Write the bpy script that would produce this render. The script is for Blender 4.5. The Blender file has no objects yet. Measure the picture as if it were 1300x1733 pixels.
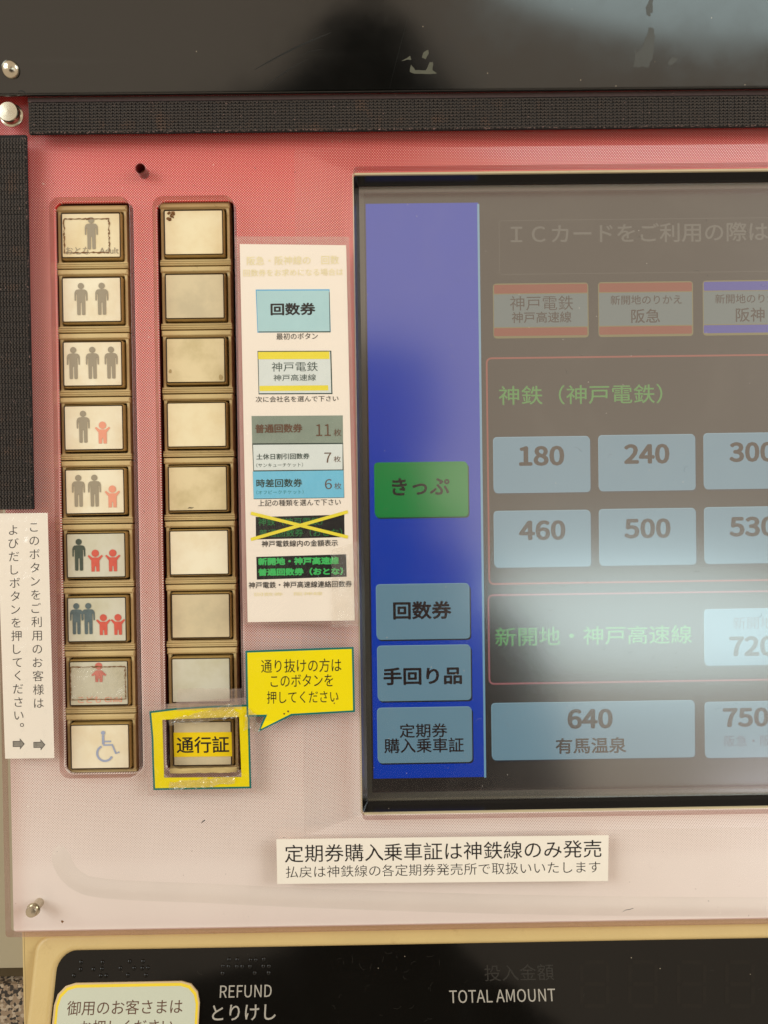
import bpy, bmesh, math, random
from mathutils import Vector, Matrix, noise

random.seed(11)
sc = bpy.context.scene
col = sc.collection
R = math.radians

# ------------------------------------------------------------------ camera
W0, H0, F0 = 1300.0, 1733.0, 1300.0
CAM = Vector((0, -0.2645, 0))
roll, pitch, yaw = 0.0137, R(-0.7), R(0.4)
fwd = Vector((math.sin(yaw) * math.cos(pitch), math.cos(yaw) * math.cos(pitch), math.sin(pitch)))
rt0 = fwd.cross(Vector((0, 0, 1))).normalized()
up0 = rt0.cross(fwd).normalized()
rt = rt0 * math.cos(roll) - up0 * math.sin(roll)
up = up0 * math.cos(roll) + rt0 * math.sin(roll)
cd = bpy.data.cameras.new('camera')
cam = bpy.data.objects.new('camera', cd)
col.objects.link(cam)
M = Matrix((rt, up, -fwd)).transposed().to_4x4()
M.translation = CAM
cam.matrix_world = M
cd.sensor_fit = 'VERTICAL'
cd.sensor_height = 36.0
cd.lens = 36.0 * F0 / H0
cd.clip_start = 0.01
cd.clip_end = 100
sc.camera = cam

# ------------------------------------------------------------------ light
w = bpy.data.worlds.new('World')
sc.world = w
w.use_nodes = True
wb = w.node_tree.nodes['Background']
wb.inputs[0].default_value = (1.0, 0.82, 0.625, 1)
wb.inputs[1].default_value = 0.70


def area(name, loc, target, sx, sy, power, color, shape='RECTANGLE'):
    l = bpy.data.lights.new(name, 'AREA')
    l.shape = shape
    l.size, l.size_y, l.energy, l.color = sx, sy, power, color
    o = bpy.data.objects.new(name, l)
    col.objects.link(o)
    o.location = loc
    o.rotation_euler = (Vector(target) - Vector(loc)).to_track_quat('-Z', 'Y').to_euler()
    return o


area('daylight_from_exit', (1.20, -3.2, -0.56), (0, 0, 0), 1.8, 0.52, 5.4, (0.72, 0.97, 1.0), 'ELLIPSE')
area('daylight_from_window', (2.0, -3.0, -1.52), (0, 0, 0), 1.1, 0.7, 2.6, (0.88, 0.90, 1.0), 'ELLIPSE')
area('side_light', (-1.35, -1.10, 0.60), (0, 0, 0), 1.0, 0.9, 17, (0.86, 0.97, 1.0))
area('side_light', (1.75, -1.15, 0.60), (0, 0, 0), 1.0, 0.9, 21, (0.88, 0.97, 1.0))  # second lamp, added to brighten the right side and soften shadows

sc.view_settings.view_transform = 'Standard'
sc.view_settings.look = 'None'
sc.view_settings.exposure = 0
sc.view_settings.gamma = 1
sc.cycles.transparent_max_bounces = 24
sc.cycles.max_bounces = 10


# ------------------------------------------------------------------ surfaces and pixel measuring
class Surf:
    def __init__(s, O, tilt=0.0):
        s.O = Vector(O)
        s.A = Vector((1, 0, 0))
        s.B = Vector((0, math.sin(tilt), math.cos(tilt)))
        s.N = Vector((0, -math.cos(tilt), math.sin(tilt)))

    def world(s, a, b, c):
        return s.O + (s.A * a + s.B * b + s.N * c) * 0.001

    def hit(s, px, py, c=0.0):
        d = fwd + rt * ((px - W0 / 2) / F0) - up * ((py - H0 / 2) / F0)
        O = s.O + s.N * c * 0.001
        t = (O - CAM).dot(s.N) / d.dot(s.N)
        P = (CAM + d * t - O) * 1000
        return P.dot(s.A), P.dot(s.B)

    def rect(s, x0, y0, x1, y1, c=0.0):
        a0, b1 = s.hit(x0, y0, c)
        _, b0 = s.hit(x0, y1, c)
        a1, _ = s.hit(x1, (y0 + y1) / 2, c)
        return a0, b0, a1, b1


FACE = Surf((0, 0, 0))


def on_face(px, py, c):
    a, b = FACE.hit(px, py, c)
    return FACE.world(a, b, c)


LOW = Surf(on_face(650, 1590, -1.0), R(19))
TOP = Surf(on_face(650, 157, 8.0), R(-24))

# ------------------------------------------------------------------ object helpers
WL = {}


def mk(name, verts, faces, mats, surf=FACE, parent=None, smooth=False, idx=None, origin=None):
    if not isinstance(mats, (list, tuple)):
        mats = [mats]
    ws = [surf.world(*v) for v in verts] if surf else [Vector(v) for v in verts]
    if origin is None:
        lo = Vector([min(v[i] for v in ws) for i in range(3)])
        hi = Vector([max(v[i] for v in ws) for i in range(3)])
        origin = (lo + hi) / 2
    me = bpy.data.meshes.new(name)
    me.from_pydata([v - origin for v in ws], [], faces)
    for m in mats:
        me.materials.append(m)
    if idx:
        me.polygons.foreach_set('material_index', idx)
    if smooth:
        me.polygons.foreach_set('use_smooth', [True] * len(me.polygons))
    me.update()
    o = bpy.data.objects.new(name, me)
    col.objects.link(o)
    WL[o] = origin
    if parent:
        o.parent = parent
        o.location = origin - WL[parent]
    else:
        o.location = origin
    return o


def empty(name, loc):
    o = bpy.data.objects.new(name, None)
    o.empty_display_size = 0.01
    col.objects.link(o)
    o.location = loc
    WL[o] = Vector(loc)
    return o


def tag(o, label=None, cat=None, group=None, kind=None):
    if label:
        o['label'] = label
    if cat:
        o['category'] = cat
    if group:
        o['group'] = group
    if kind:
        o['kind'] = kind
    return o


def _take(ob):
    me = bpy.data.meshes.new_from_object(ob)
    v = [tuple(p.co) for p in me.vertices]
    f = [tuple(p.vertices) for p in me.polygons]
    d = ob.data
    bpy.data.objects.remove(ob)
    bpy.data.curves.remove(d)
    bpy.data.meshes.remove(me)
    return v, f


def plate(loops, c0, c1, bevel=0.0, bres=1):
    cu = bpy.data.curves.new('t', 'CURVE')
    cu.dimensions = '2D'
    cu.fill_mode = 'BOTH'
    h = (c1 - c0) / 2
    cu.extrude = max(0, h - bevel)
    cu.bevel_depth = bevel
    cu.bevel_resolution = bres
    cu.offset = -bevel
    for lp in loops:
        sp = cu.splines.new('POLY')
        sp.points.add(len(lp) - 1)
        for p, q in zip(sp.points, lp):
            p.co = (q[0], q[1], 0, 1)
        sp.use_cyclic_u = True
    v, f = _take(bpy.data.objects.new('t', cu))
    m = (c0 + c1) / 2
    return [(x, y, z + m) for x, y, z in v], f


def P(name, loops, c0, c1, mat, surf=FACE, parent=None, bevel=0.0, bres=1, smooth=False):
    v, f = plate(loops, c0, c1, bevel, bres)
    return mk(name, v, f, mat, surf, parent, smooth)


def rr(a0, b0, a1, b1, r=0.0, n=5):
    if r <= 0:
        return [(a0, b0), (a1, b0), (a1, b1), (a0, b1)]
    out = []
    for cx, cy, s in ((a1 - r, b0 + r, -90), (a1 - r, b1 - r, 0), (a0 + r, b1 - r, 90), (a0 + r, b0 + r, 180)):
        for k in range(n + 1):
            t = R(s + 90 * k / n)
            out.append((cx + r * math.cos(t), cy + r * math.sin(t)))
    return out


def quad(surf, pts, c):
    return [surf.hit(x, y, c) for x, y in pts]


def inset(lp, d):
    """shrink a polygon by d (mm)"""
    n = len(lp)
    area2 = sum(lp[i][0] * lp[(i + 1) % n][1] - lp[(i + 1) % n][0] * lp[i][1] for i in range(n))
    sg = 1 if area2 > 0 else -1
    out = []
    for i in range(n):
        p0, p1, p2 = Vector(lp[i - 1]), Vector(lp[i]), Vector(lp[(i + 1) % n])
        e1, e2 = (p1 - p0).normalized(), (p2 - p1).normalized()
        n1 = Vector((-e1.y, e1.x)) * sg
        n2 = Vector((-e2.y, e2.x)) * sg
        k = 1 + n1.dot(n2)
        m = (n1 + n2) / max(k, 0.3)
        out.append(tuple(p1 + m * d))
    return out


def join(*parts):
    V, F = [], []
    for v, f in parts:
        k = len(V)
        V += v
        F += [tuple(i + k for i in q) for q in f]
    return V, F


def box(a0, b0, c0, a1, b1, c1):
    v = [(a, b, c) for c in (c0, c1) for b in (b0, b1) for a in (a0, a1)]
    f = [(0, 2, 3, 1), (4, 5, 7, 6), (0, 1, 5, 4), (2, 6, 7, 3), (0, 4, 6, 2), (1, 3, 7, 5)]
    return v, f


def lathe(prof, cx, cy, n=32):
    """prof: list of (radius, c); closed at the ends"""
    V, F = [], []
    for r, c in prof:
        for k in range(n):
            t = 2 * math.pi * k / n
            V.append((cx + r * math.cos(t), cy + r * math.sin(t), c))
    for i in range(len(prof) - 1):
        for k in range(n):
            k2 = (k + 1) % n
            F.append((i * n + k, i * n + k2, (i + 1) * n + k2, (i + 1) * n + k))
    F.append(tuple(range(n))[::-1])
    F.append(tuple(range((len(prof) - 1) * n, len(prof) * n)))
    return V, F


try:      # the sans font that ships inside Blender
    SANS = bpy.data.fonts.load(bpy.utils.system_resource('DATAFILES') + '/fonts/Noto Sans CJK Regular.woff2')
except Exception:
    SANS = None


def text_mesh(s, bold=0.0, spacing=1.0):
    if bold > 0.001:
        # heavier strokes: the same outline laid again a little to each side
        v, f = text_mesh(s, 0.0, spacing)
        parts = []
        for k, (dx, dy) in enumerate([(0, 0)] + [(math.cos(a * 0.7854), math.sin(a * 0.7854)) for a in range(8)]):
            parts.append(([(p[0] + dx * bold, p[1] + dy * bold, 0.004 * k) for p in v], f))
        return join(*parts)
    cu = bpy.data.curves.new('t', 'FONT')
    cu.body = s
    if SANS and s.isascii():
        cu.font = SANS
    cu.size = 1.0
    cu.offset = bold
    cu.resolution_u = 3
    cu.space_character = spacing
    cu.fill_mode = 'FRONT'
    return _take(bpy.data.objects.new('t', cu))


def fit(s, surf, x0, y0, x1, y1, c, bold=0.0, spacing=1.0, shear=0.0):
    """flat lettering whose ink fills the measured box"""
    v, f = text_mesh(s, bold, spacing)
    a0, b0, a1, b1 = surf.rect(x0, y0, x1, y1, c)
    X0, X1 = min(p[0] for p in v), max(p[0] for p in v)
    Y0, Y1 = min(p[1] for p in v), max(p[1] for p in v)
    sx, sy = (a1 - a0) / (X1 - X0), (b1 - b0) / (Y1 - Y0)
    return [(a0 + (p[0] - X0) * sx, b0 + (p[1] - Y0) * sy + shear * (p[0] - X0) * sx, c + p[2]) for p in v], f


def T(name, s, surf, x0, y0, x1, y1, c, mat, parent, bold=0.0, spacing=1.0, shear=0.0):
    v, f = fit(s, surf, x0, y0, x1, y1, c, bold, spacing, shear)
    return mk(name, v, f, mat, surf, parent)


def ribbon(pts, wd, c, closed=False):
    """flat stroke along a polyline (mm)"""
    n = len(pts)
    L, Rr = [], []
    for i in range(n):
        p = Vector(pts[i])
        a = Vector(pts[i - 1]) if (i or closed) else p
        b = Vector(pts[(i + 1) % n]) if (i < n - 1 or closed) else p
        d = (b - a).normalized()
        q = Vector((-d.y, d.x)) * (wd / 2 if not callable(wd) else wd(i) / 2)
        L.append((p.x + q.x, p.y + q.y, c))
        Rr.append((p.x - q.x, p.y - q.y, c))
    V = L + Rr
    m = n if closed else n - 1
    F = [(i, (i + 1) % n, n + (i + 1) % n, n + i) for i in range(m)]
    return V, F


# ------------------------------------------------------------------ materials
def srgb(r, g, b):
    def f(x):
        x /= 255.0
        return x / 12.92 if x <= 0.04045 else ((x + 0.055) / 1.055) ** 2.4
    return (f(r), f(g), f(b), 1)


class N:
    def __init__(s, name):
        s.m = bpy.data.materials.new(name)
        s.m.use_nodes = True
        s.t = s.m.node_tree
        s.t.nodes.clear()
        s.out = s.t.nodes.new('ShaderNodeOutputMaterial')

    def n(s, typ, _props=None, **ins):
        nd = s.t.nodes.new('ShaderNode' + typ)
        for k, v in (_props or {}).items():
            setattr(nd, k, v)
        for k, v in ins.items():
            key = int(k[1:]) if k[0] == 'i' and k[1:].isdigit() else k.replace('_', ' ')
            sock = nd.inputs[key]
            if isinstance(v, bpy.types.NodeSocket):
                s.t.links.new(v, sock)
            else:
                sock.default_value = v
        return nd

    def math(s, op, a, b=0.0, c=0.0, clamp=False):
        nd = s.t.nodes.new('ShaderNodeMath')
        nd.operation = op
        nd.use_clamp = clamp
        for i, v in enumerate((a, b, c)):
            if isinstance(v, bpy.types.NodeSocket):
                s.t.links.new(v, nd.inputs[i])
            else:
                nd.inputs[i].default_value = v
        return nd.outputs[0]

    def mix(s, fac, a, b, blend='MIX'):
        nd = s.t.nodes.new('ShaderNodeMix')
        nd.data_type = 'RGBA'
        nd.blend_type = blend
        nd.clamp_factor = True
        for sock, v in ((nd.inputs[0], fac), (nd.inputs[6], a), (nd.inputs[7], b)):
            if isinstance(v, bpy.types.NodeSocket):
                s.t.links.new(v, sock)
            else:
                sock.default_value = v
        return nd.outputs[2]

    def pos(s):
        return s.n('NewGeometry').outputs['Position']

    def noise(s, scale, detail=3.0, rough=0.6, vec=None, dist=0.0):
        nd = s.n('TexNoise', Scale=scale, Detail=detail, Roughness=rough, Distortion=dist)
        s.t.links.new(vec if vec else s.pos(), nd.inputs['Vector'])
        return nd.outputs['Fac']

    def smooth(s, v, a, b, lo=0.0, hi=1.0):
        nd = s.n('MapRange', {'interpolation_type': 'SMOOTHSTEP'}, Value=v, From_Min=a, From_Max=b, To_Min=lo, To_Max=hi)
        return nd.outputs[0]

    def scaled(s, x, y, z):
        return s.n('Mapping', Vector=s.pos(), Scale=(x, y, z)).outputs[0]

    def done(s, shader):
        s.t.links.new(shader, s.out.inputs[0])
        return s.m

    def bump(s, h, strength=0.3, dist=0.0002):
        return s.n('Bump', Strength=strength, Distance=dist, Height=h).outputs[0]


def solid(name, c, rough=0.5, spec=0.5, metal=0.0, var=0.12, vscale=60.0, bump=0.0, bscale=900.0, coat=0.0, dirt=0.0, dirtcol=(90, 65, 30), speck=0.0):
    m = N(name)
    c = srgb(*c)
    dark = tuple(x * (1 - var) for x in c[:3]) + (1,)
    light = tuple(min(1, x * (1 + var * 0.5)) for x in c[:3]) + (1,)
    cc = m.mix(m.noise(vscale, 5), dark, light)
    if dirt:
        g = m.smooth(m.noise(vscale * 3.1, 6, 0.7), 0.60, 0.78, 0, dirt)
        cc = m.mix(g, cc, srgb(*dirtcol))
    if speck:
        vo = m.n('TexVoronoi', {'feature': 'F1'}, Vector=m.pos(), Scale=900.0, Randomness=1.0)
        sp = m.smooth(vo.outputs['Distance'], 0.10, 0.05, 0, 1)
        keep = m.smooth(m.n('SeparateColor', Color=vo.outputs['Color']).outputs[0], 1 - speck, 1 - speck + 0.01)
        cc = m.mix(m.math('MULTIPLY', sp, keep), cc, srgb(170, 155, 130))
    b = m.n('BsdfPrincipled', Base_Color=cc, Roughness=rough, Metallic=metal)
    b.inputs['Specular IOR Level'].default_value = spec
    b.inputs['Coat Weight'].default_value = coat
    if bump:
        m.t.links.new(m.bump(m.noise(bscale, 3), bump), b.inputs['Normal'])
    return m.done(b.outputs[0])


def glow(name, c, e=1.0, var=0.06):
    """a lit patch of the liquid crystal display"""
    m = N(name)
    c = srgb(*c)
    cc = m.mix(m.noise(90, 2), tuple(x * (1 - var) for x in c[:3]) + (1,), c)
    em = m.n('Emission', Color=cc, Strength=e)
    return m.done(em.outputs[0])


def facing_fresnel(m, f0, power=5.0):
    lw = m.n('LayerWeight', Blend=0.5).outputs['Facing']
    return m.math('MULTIPLY_ADD', m.math('POWER', lw, power), 1 - f0, f0, clamp=True)


def clear(name, tint=(1, 1, 1), f0=0.04, rough=0.03, haze=0.0, hazecol=(230, 220, 205), bump=0.0, bscale=120.0, streak=0.0):
    m = N(name)
    tr = m.n('BsdfTransparent', Color=tuple(tint) + (1,))
    gl = m.n('BsdfGlossy', Color=(1, 1, 1, 1), Roughness=rough)
    sh = m.n('MixShader', i0=facing_fresnel(m, f0), i1=tr.outputs[0], i2=gl.outputs[0])
    if bump:
        nb = m.bump(m.noise(bscale, 5, 0.65, dist=0.8), bump, 0.0012)
        m.t.links.new(nb, gl.inputs['Normal'])
    if haze or streak:
        df = m.n('BsdfDiffuse', Color=srgb(*hazecol))
        hz = haze
        if streak:
            st = m.smooth(m.noise(55, 6, 0.7, dist=1.5), 0.52, 0.72, 0, streak)
            hz = m.math('ADD', st, haze, clamp=True)
        sh = m.n('MixShader', i0=hz, i1=sh.outputs[0], i2=df.outputs[0])
    return m.done(sh.outputs[0])


def halftone_mat(name='halftone_print', rough=0.5, coat=0.0):
    m = N(name)
    p = m.n('SeparateXYZ', Vector=m.pos())
    x, z = p.outputs[0], p.outputs[2]
    k = 2 * math.pi / 0.00062 / math.sqrt(2)
    u = m.math('MULTIPLY', m.math('ADD', x, z), k)
    v = m.math('MULTIPLY', m.math('SUBTRACT', x, z), k)
    h = m.math('ADD', m.math('MULTIPLY', m.math('ADD', m.math('SINE', u), m.math('SINE', v)), 0.25), 0.5)
    ramp = m.t.nodes.new('ShaderNodeValToRGB')
    ramp.color_ramp.interpolation = 'LINEAR'
    stops = [(0.0, 1.25), (0.045, 1.15), (0.075, 0.90), (0.16, 0.72), (0.27, 0.60), (0.415, 0.50), (0.63, 0.42), (0.776, 0.37), (0.885, 0.29), (0.957, 0.17), (1.0, 0.09)]
    els = ramp.color_ramp.elements
    while len(els) < len(stops):
        els.new(0.5)
    for e, (q, val) in zip(els, stops):
        e.position = q
        e.color = (val / 1.3,) * 3 + (1,)
    zn = m.n('MapRange', Value=z, From_Min=-0.142, From_Max=0.135).outputs[0]
    m.t.links.new(zn, ramp.inputs[0])
    cov = m.math('MULTIPLY', ramp.outputs[0], 1.3)
    th = m.math('SUBTRACT', 1.0, cov)
    cream = m.n('MapRange', {'interpolation_type': 'LINEAR'}, Value=m.math('SUBTRACT', h, th), From_Min=-0.07, From_Max=0.07).outputs[0]
    ink_top, ink_bot = srgb(210, 38, 36), srgb(160, 100, 84)
    ink = m.mix(m.smooth(z, -0.12, 0.06), ink_bot, ink_top)
    base = m.mix(m.noise(18, 4), srgb(246, 234, 224), srgb(234, 220, 208))
    cc = m.mix(cream, ink, base)
    grime = m.smooth(m.noise(30, 6, 0.7), 0.60, 0.80, 0, 0.22)
    cc = m.mix(grime, cc, srgb(150, 110, 85))
    b = m.n('BsdfPrincipled', Base_Color=cc, Roughness=rough)
    b.inputs['Coat Weight'].default_value = coat
    b.inputs['Coat IOR'].default_value = 1.7
    b.inputs['Coat Roughness'].default_value = 0.12
    return m.done(b.outputs[0])


def granite_mat():
    m = N('speckled_granite')
    vo = m.n('TexVoronoi', Vector=m.pos(), Scale=900.0)
    g = m.n('SeparateColor', Color=vo.outputs['Color']).outputs[0]
    c = m.mix(m.smooth(g, 0.25, 0.4), srgb(45, 40, 36), srgb(150, 130, 108))
    c = m.mix(m.smooth(g, 0.7, 0.8), c, srgb(185, 170, 150))
    b = m.n('BsdfPrincipled', Base_Color=c, Roughness=0.35)
    return m.done(b.outputs[0])


def screen_glass_mat():
    """touch glass: anti-glare gloss with dust specks and hairline scratches"""
    m = N('touch_glass')
    tr = m.n('BsdfTransparent', Color=(0.97, 0.97, 0.97, 1))
    gl = m.n('BsdfGlossy', Color=(1, 1, 1, 1), Roughness=0.17)
    sh = m.n('MixShader', i0=facing_fresnel(m, 0.255), i1=tr.outputs[0], i2=gl.outputs[0])
    vo = m.n('TexVoronoi', Vector=m.pos(), Scale=330.0)
    sp = m.smooth(vo.outputs['Distance'], 0.075, 0.04, 0, 1)
    kp = m.smooth(m.n('SeparateColor', Color=vo.outputs['Color']).outputs[0], 0.80, 0.82)
    vo2 = m.n('TexVoronoi', Vector=m.pos(), Scale=900.0)
    sp2 = m.smooth(vo2.outputs['Distance'], 0.09, 0.05, 0, 0.7)
    kp2 = m.smooth(m.n('SeparateColor', Color=vo2.outputs['Color']).outputs[0], 0.93, 0.94)
    dust = m.math('ADD', m.math('MULTIPLY', sp, kp), m.math('MULTIPLY', sp2, kp2), clamp=True)
    dust = m.math('MULTIPLY', dust, 0.5)
    smudge = m.smooth(m.noise(28, 6, 0.7, dist=1.2), 0.45, 0.75, 0.0, 0.02)
    dust = m.math('ADD', dust, smudge, clamp=True)
    df = m.n('BsdfDiffuse', Color=srgb(215, 205, 190))
    sh = m.n('MixShader', i0=dust, i1=sh.outputs[0], i2=df.outputs[0])
    return m.done(sh.outputs[0])


def black_gloss(name, c, rough, scratches=0.0, f0=0.5, ior=1.5):
    m = N(name)
    cc = m.mix(m.noise(25, 5), srgb(*c), srgb(*[min(255, x + 5) for x in c]))
    vo = m.n('TexVoronoi', Vector=m.pos(), Scale=420.0)
    sp = m.smooth(vo.outputs['Distance'], 0.09, 0.05)
    kp = m.smooth(m.n('SeparateColor', Color=vo.outputs['Color']).outputs[0], 0.94, 0.95)
    dust = m.math('MULTIPLY', sp, kp)
    cc = m.mix(m.math('MULTIPLY', dust, 0.6), cc, srgb(190, 175, 150))
    rg = m.math('MULTIPLY_ADD', m.smooth(m.noise(40, 6, 0.7), 0.4, 0.8), 0.06, rough)
    if scratches:
        st = m.n('Mapping', Vector=m.pos(), Rotation=(0, R(32), 0), Scale=(9, 9, 260)).outputs[0]
        s1 = m.smooth(m.noise(1.0, 5, 0.65, vec=st), 0.58, 0.74, 0, scratches)
        cc = m.mix(s1, cc, srgb(60, 62, 58))
    b = m.n('BsdfPrincipled', Base_Color=cc, Roughness=rg)
    b.inputs['Specular IOR Level'].default_value = f0
    b.inputs['IOR'].default_value = ior
    return m.done(b.outputs[0])


MAT = dict(
    print=halftone_mat(),
    print_gloss=halftone_mat('glossy_halftone_surround', 0.5, 1.0),
    moulding=solid('cream_moulding', (236, 224, 212), 0.38, vscale=25, dirt=0.15, dirtcol=(170, 140, 110)),
    acrylic=clear('clear_acrylic', (0.985, 0.975, 0.975), 0.028, 0.22),
    acrylic_edge=clear('acrylic_edge', (0.78, 0.64, 0.62), 0.05, 0.12, haze=0.06, hazecol=(190, 150, 140)),
    cream=solid('aged_cream_plastic', (212, 184, 124), 0.40, bump=0.5, bscale=1500, vscale=45, dirt=0.35, dirtcol=(150, 110, 60)),
    housing=solid('yellowed_button_housing', (214, 188, 132), 0.36, vscale=120, var=0.18, dirt=0.6, dirtcol=(110, 80, 38)),
    capwall=solid('stained_clear_cap_wall', (184, 154, 92), 0.22, vscale=160, var=0.35, dirt=0.8, dirtcol=(60, 40, 16)),
    capline=solid('dirty_cap_seam', (66, 47, 22), 0.5, vscale=240, var=0.3),
    gap=solid('dark_button_gap', (58, 42, 20), 0.7, dirt=0.5, dirtcol=(70, 50, 25)),
    wellwall=solid('dark_red_well_wall', (128, 46, 40), 0.5, vscale=50),
    blackhole=solid('black_recess', (14, 12, 10), 0.6),
    bezel=black_gloss('black_bezel', (8, 7, 7), 0.16),
    gold=solid('yellowed_bezel_lip', (204, 188, 150), 0.35, dirt=0.7, dirtcol=(90, 64, 34), vscale=150),
    lcd=glow('lcd_black', (44, 38, 33)),
    glass=screen_glass_mat(),
    glassedge=solid('grey_glass_border', (92, 88, 78), 0.3),
    blackpanel=black_gloss('black_gloss_panel', (14, 12, 9), 0.07, f0=0.36),
    hoodpanel=black_gloss('black_hood_panel', (8, 8, 6), 0.09, scratches=0.08, ior=1.85),
    metal=solid('steel_pin', (205, 196, 176), 0.22, metal=1.0, vscale=300, var=0.15, dirt=0.3),
    whitecard=solid('white_label_card', (244, 234, 218), 0.32, vscale=30, var=0.05),
    paper=solid('white_paper', (246, 234, 218), 0.6, vscale=40, var=0.04),
    ink=solid('black_print', (20, 13, 11), 0.5, var=0.3),
    inkbrown=solid('brown_print', (96, 60, 38), 0.5, var=0.2),
    printwhite=solid('pale_grey_print', (172, 164, 150), 0.5, var=0.2, vscale=300),
    printdim=solid('dim_grey_print', (38, 33, 26), 0.4),
    yellow=solid('yellow_card', (250, 230, 14), 0.3, vscale=40, var=0.06, speck=0.02),
    yellow2=solid('deep_yellow_tape_label', (244, 208, 10), 0.35, vscale=60, var=0.05),
    teal=solid('teal_border', (0, 118, 112), 0.35),
    paleyellow=solid('faded_yellow_print', (244, 232, 182), 0.6, vscale=500, var=0.2),
    strongyellow=solid('yellow_print', (240, 222, 60), 0.5),
    skyblue=solid('light_blue_print', (176, 212, 214), 0.5, vscale=60, var=0.08),
    skyblue2=solid('bright_blue_print', (118, 196, 224), 0.5, vscale=60, var=0.12),
    blueedge=solid('blue_print_edge', (90, 178, 222), 0.5),
    whiteblue=solid('white_blue_print', (222, 228, 222), 0.5, vscale=60),
    greygreen=solid('grey_green_print', (140, 152, 136), 0.5, vscale=55, var=0.4),
    darkgreen_ink=solid('dark_green_print', (40, 66, 56), 0.5),
    brown_ink=solid('faded_brown_print', (104, 74, 52), 0.5),
    screenblack=solid('black_print_block', (24, 22, 22), 0.45),
    green_ink=solid('green_print', (64, 190, 96), 0.5, vscale=200),
    green_ink2=solid('dim_green_print', (42, 128, 66), 0.5, vscale=200),
    laminate=clear('laminate_film', (0.95, 0.93, 0.92), 0.05, 0.12, haze=0.13, hazecol=(236, 210, 198), bump=0.25, bscale=90),
    laminate_over=clear('laminate_over_print', (0.985, 0.975, 0.97), 0.035, 0.14, haze=0.0, bump=0.5, bscale=90),
    tape=clear('clear_sticky_tape', (0.975, 0.965, 0.95), 0.06, 0.10, haze=0.07, hazecol=(240, 232, 218), bump=1.0, bscale=200, streak=0.10),
    crumple=clear('crumpled_film', (0.93, 0.90, 0.84), 0.10, 0.08, haze=0.10, hazecol=(240, 228, 200), bump=0.7, bscale=130, streak=0.4),
    cardgreen=solid('pale_green_card', (204, 206, 184), 0.25, vscale=30, var=0.06),
    granite=granite_mat(),
    trim=solid('grey_wall_sheet', (178, 168, 142), 0.5, vscale=20),
    bar=solid('olive_brown_bar', (92, 76, 48), 0.5),
    residue_light=solid('dried_glue', (92, 92, 76), 0.7, vscale=300, var=0.4),
    residue_dark=black_gloss('brown_glue_smear', (42, 36, 22), 0.25, ior=1.7),
    rust=solid('brown_glue_line', (128, 84, 36), 0.7, vscale=500, var=0.6),
    scuff=solid('faint_scuff', (30, 31, 29), 0.4, vscale=300, var=0.4),
    stipple=solid('grey_stipple', (150, 144, 132), 0.5, vscale=1500, var=0.6),
    patch=clear('shiny_tape_patch', (0.97, 0.96, 0.94), 0.07, 0.09, haze=0.05, hazecol=(235, 230, 220), bump=1.0, bscale=110),
    lint=solid('pale_lint', (190, 150, 140), 0.9),
    cloth=solid('dark_jacket_cloth', (26, 25, 28), 0.9, bump=0.4, bscale=500),
    skin=solid('skin', (96, 66, 50), 0.5),
    hair=solid('black_hair', (16, 13, 12), 0.6, bump=0.5, bscale=300),
    phone=solid('black_phone_body', (18, 18, 20), 0.3),
)


def knit_mat(name, c, lo):
    m = N(name)
    cc = m.mix(m.noise(700, 4), srgb(*lo), srgb(*c))
    cc = m.mix(m.smooth(m.noise(120, 5), 0.55, 0.75, 0, 0.5), cc, srgb(92, 62, 40))
    b = m.n('BsdfPrincipled', Base_Color=cc, Roughness=0.85)
    b.inputs['Sheen Weight'].default_value = 0.25
    return m.done(b.outputs[0])


MAT['knit'] = knit_mat('black_brown_yarn', (72, 59, 48), (32, 26, 21))
MAT['knitbase'] = solid('dark_strip_backing', (20, 15, 13), 0.9)
MAT['selvedge'] = solid('strip_selvedge', (78, 62, 60), 0.9, vscale=900, var=0.4, bump=0.5, bscale=2500)


def cap_face_mat(name, c1, c2, edge=0.4):
    """a printed insert, yellowed and smudged; smudges differ from button to button"""
    m = N(name)
    n1 = m.noise(70, 5, 0.6)
    cc = m.mix(m.smooth(n1, 0.35, 0.7), srgb(*c1), srgb(*c2))
    sm = m.smooth(m.noise(260, 6, 0.75), 0.66, 0.80, 0, edge)
    cc = m.mix(sm, cc, srgb(120, 88, 44))
    b = m.n('BsdfPrincipled', Base_Color=cc, Roughness=0.28)
    m.t.links.new(m.bump(m.noise(60, 3), 0.2, 0.0006), b.inputs['Normal'])
    return m.done(b.outputs[0])


FACES = dict(
    a=cap_face_mat('cream_insert', (238, 222, 182), (228, 206, 160)),
    b=cap_face_mat('cream_insert_pale', (242, 230, 200), (232, 214, 178)),
    c=cap_face_mat('grey_cream_insert', (216, 198, 160), (198, 182, 148)),
    d=cap_face_mat('olive_cream_insert', (226, 206, 162), (202, 182, 136)),
    e=cap_face_mat('white_grey_insert', (212, 206, 184), (198, 190, 160)),
    f=cap_face_mat('smudged_insert', (218, 198, 152), (190, 170, 126), 0.9),
)

# ================================================================== THE MACHINE
machine = empty('ticket_machine', FACE.world(60, -190, 0))
tag(machine, 'cream and red ticket machine with touch screen, push buttons and sloping black console', 'ticket machine')

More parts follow.
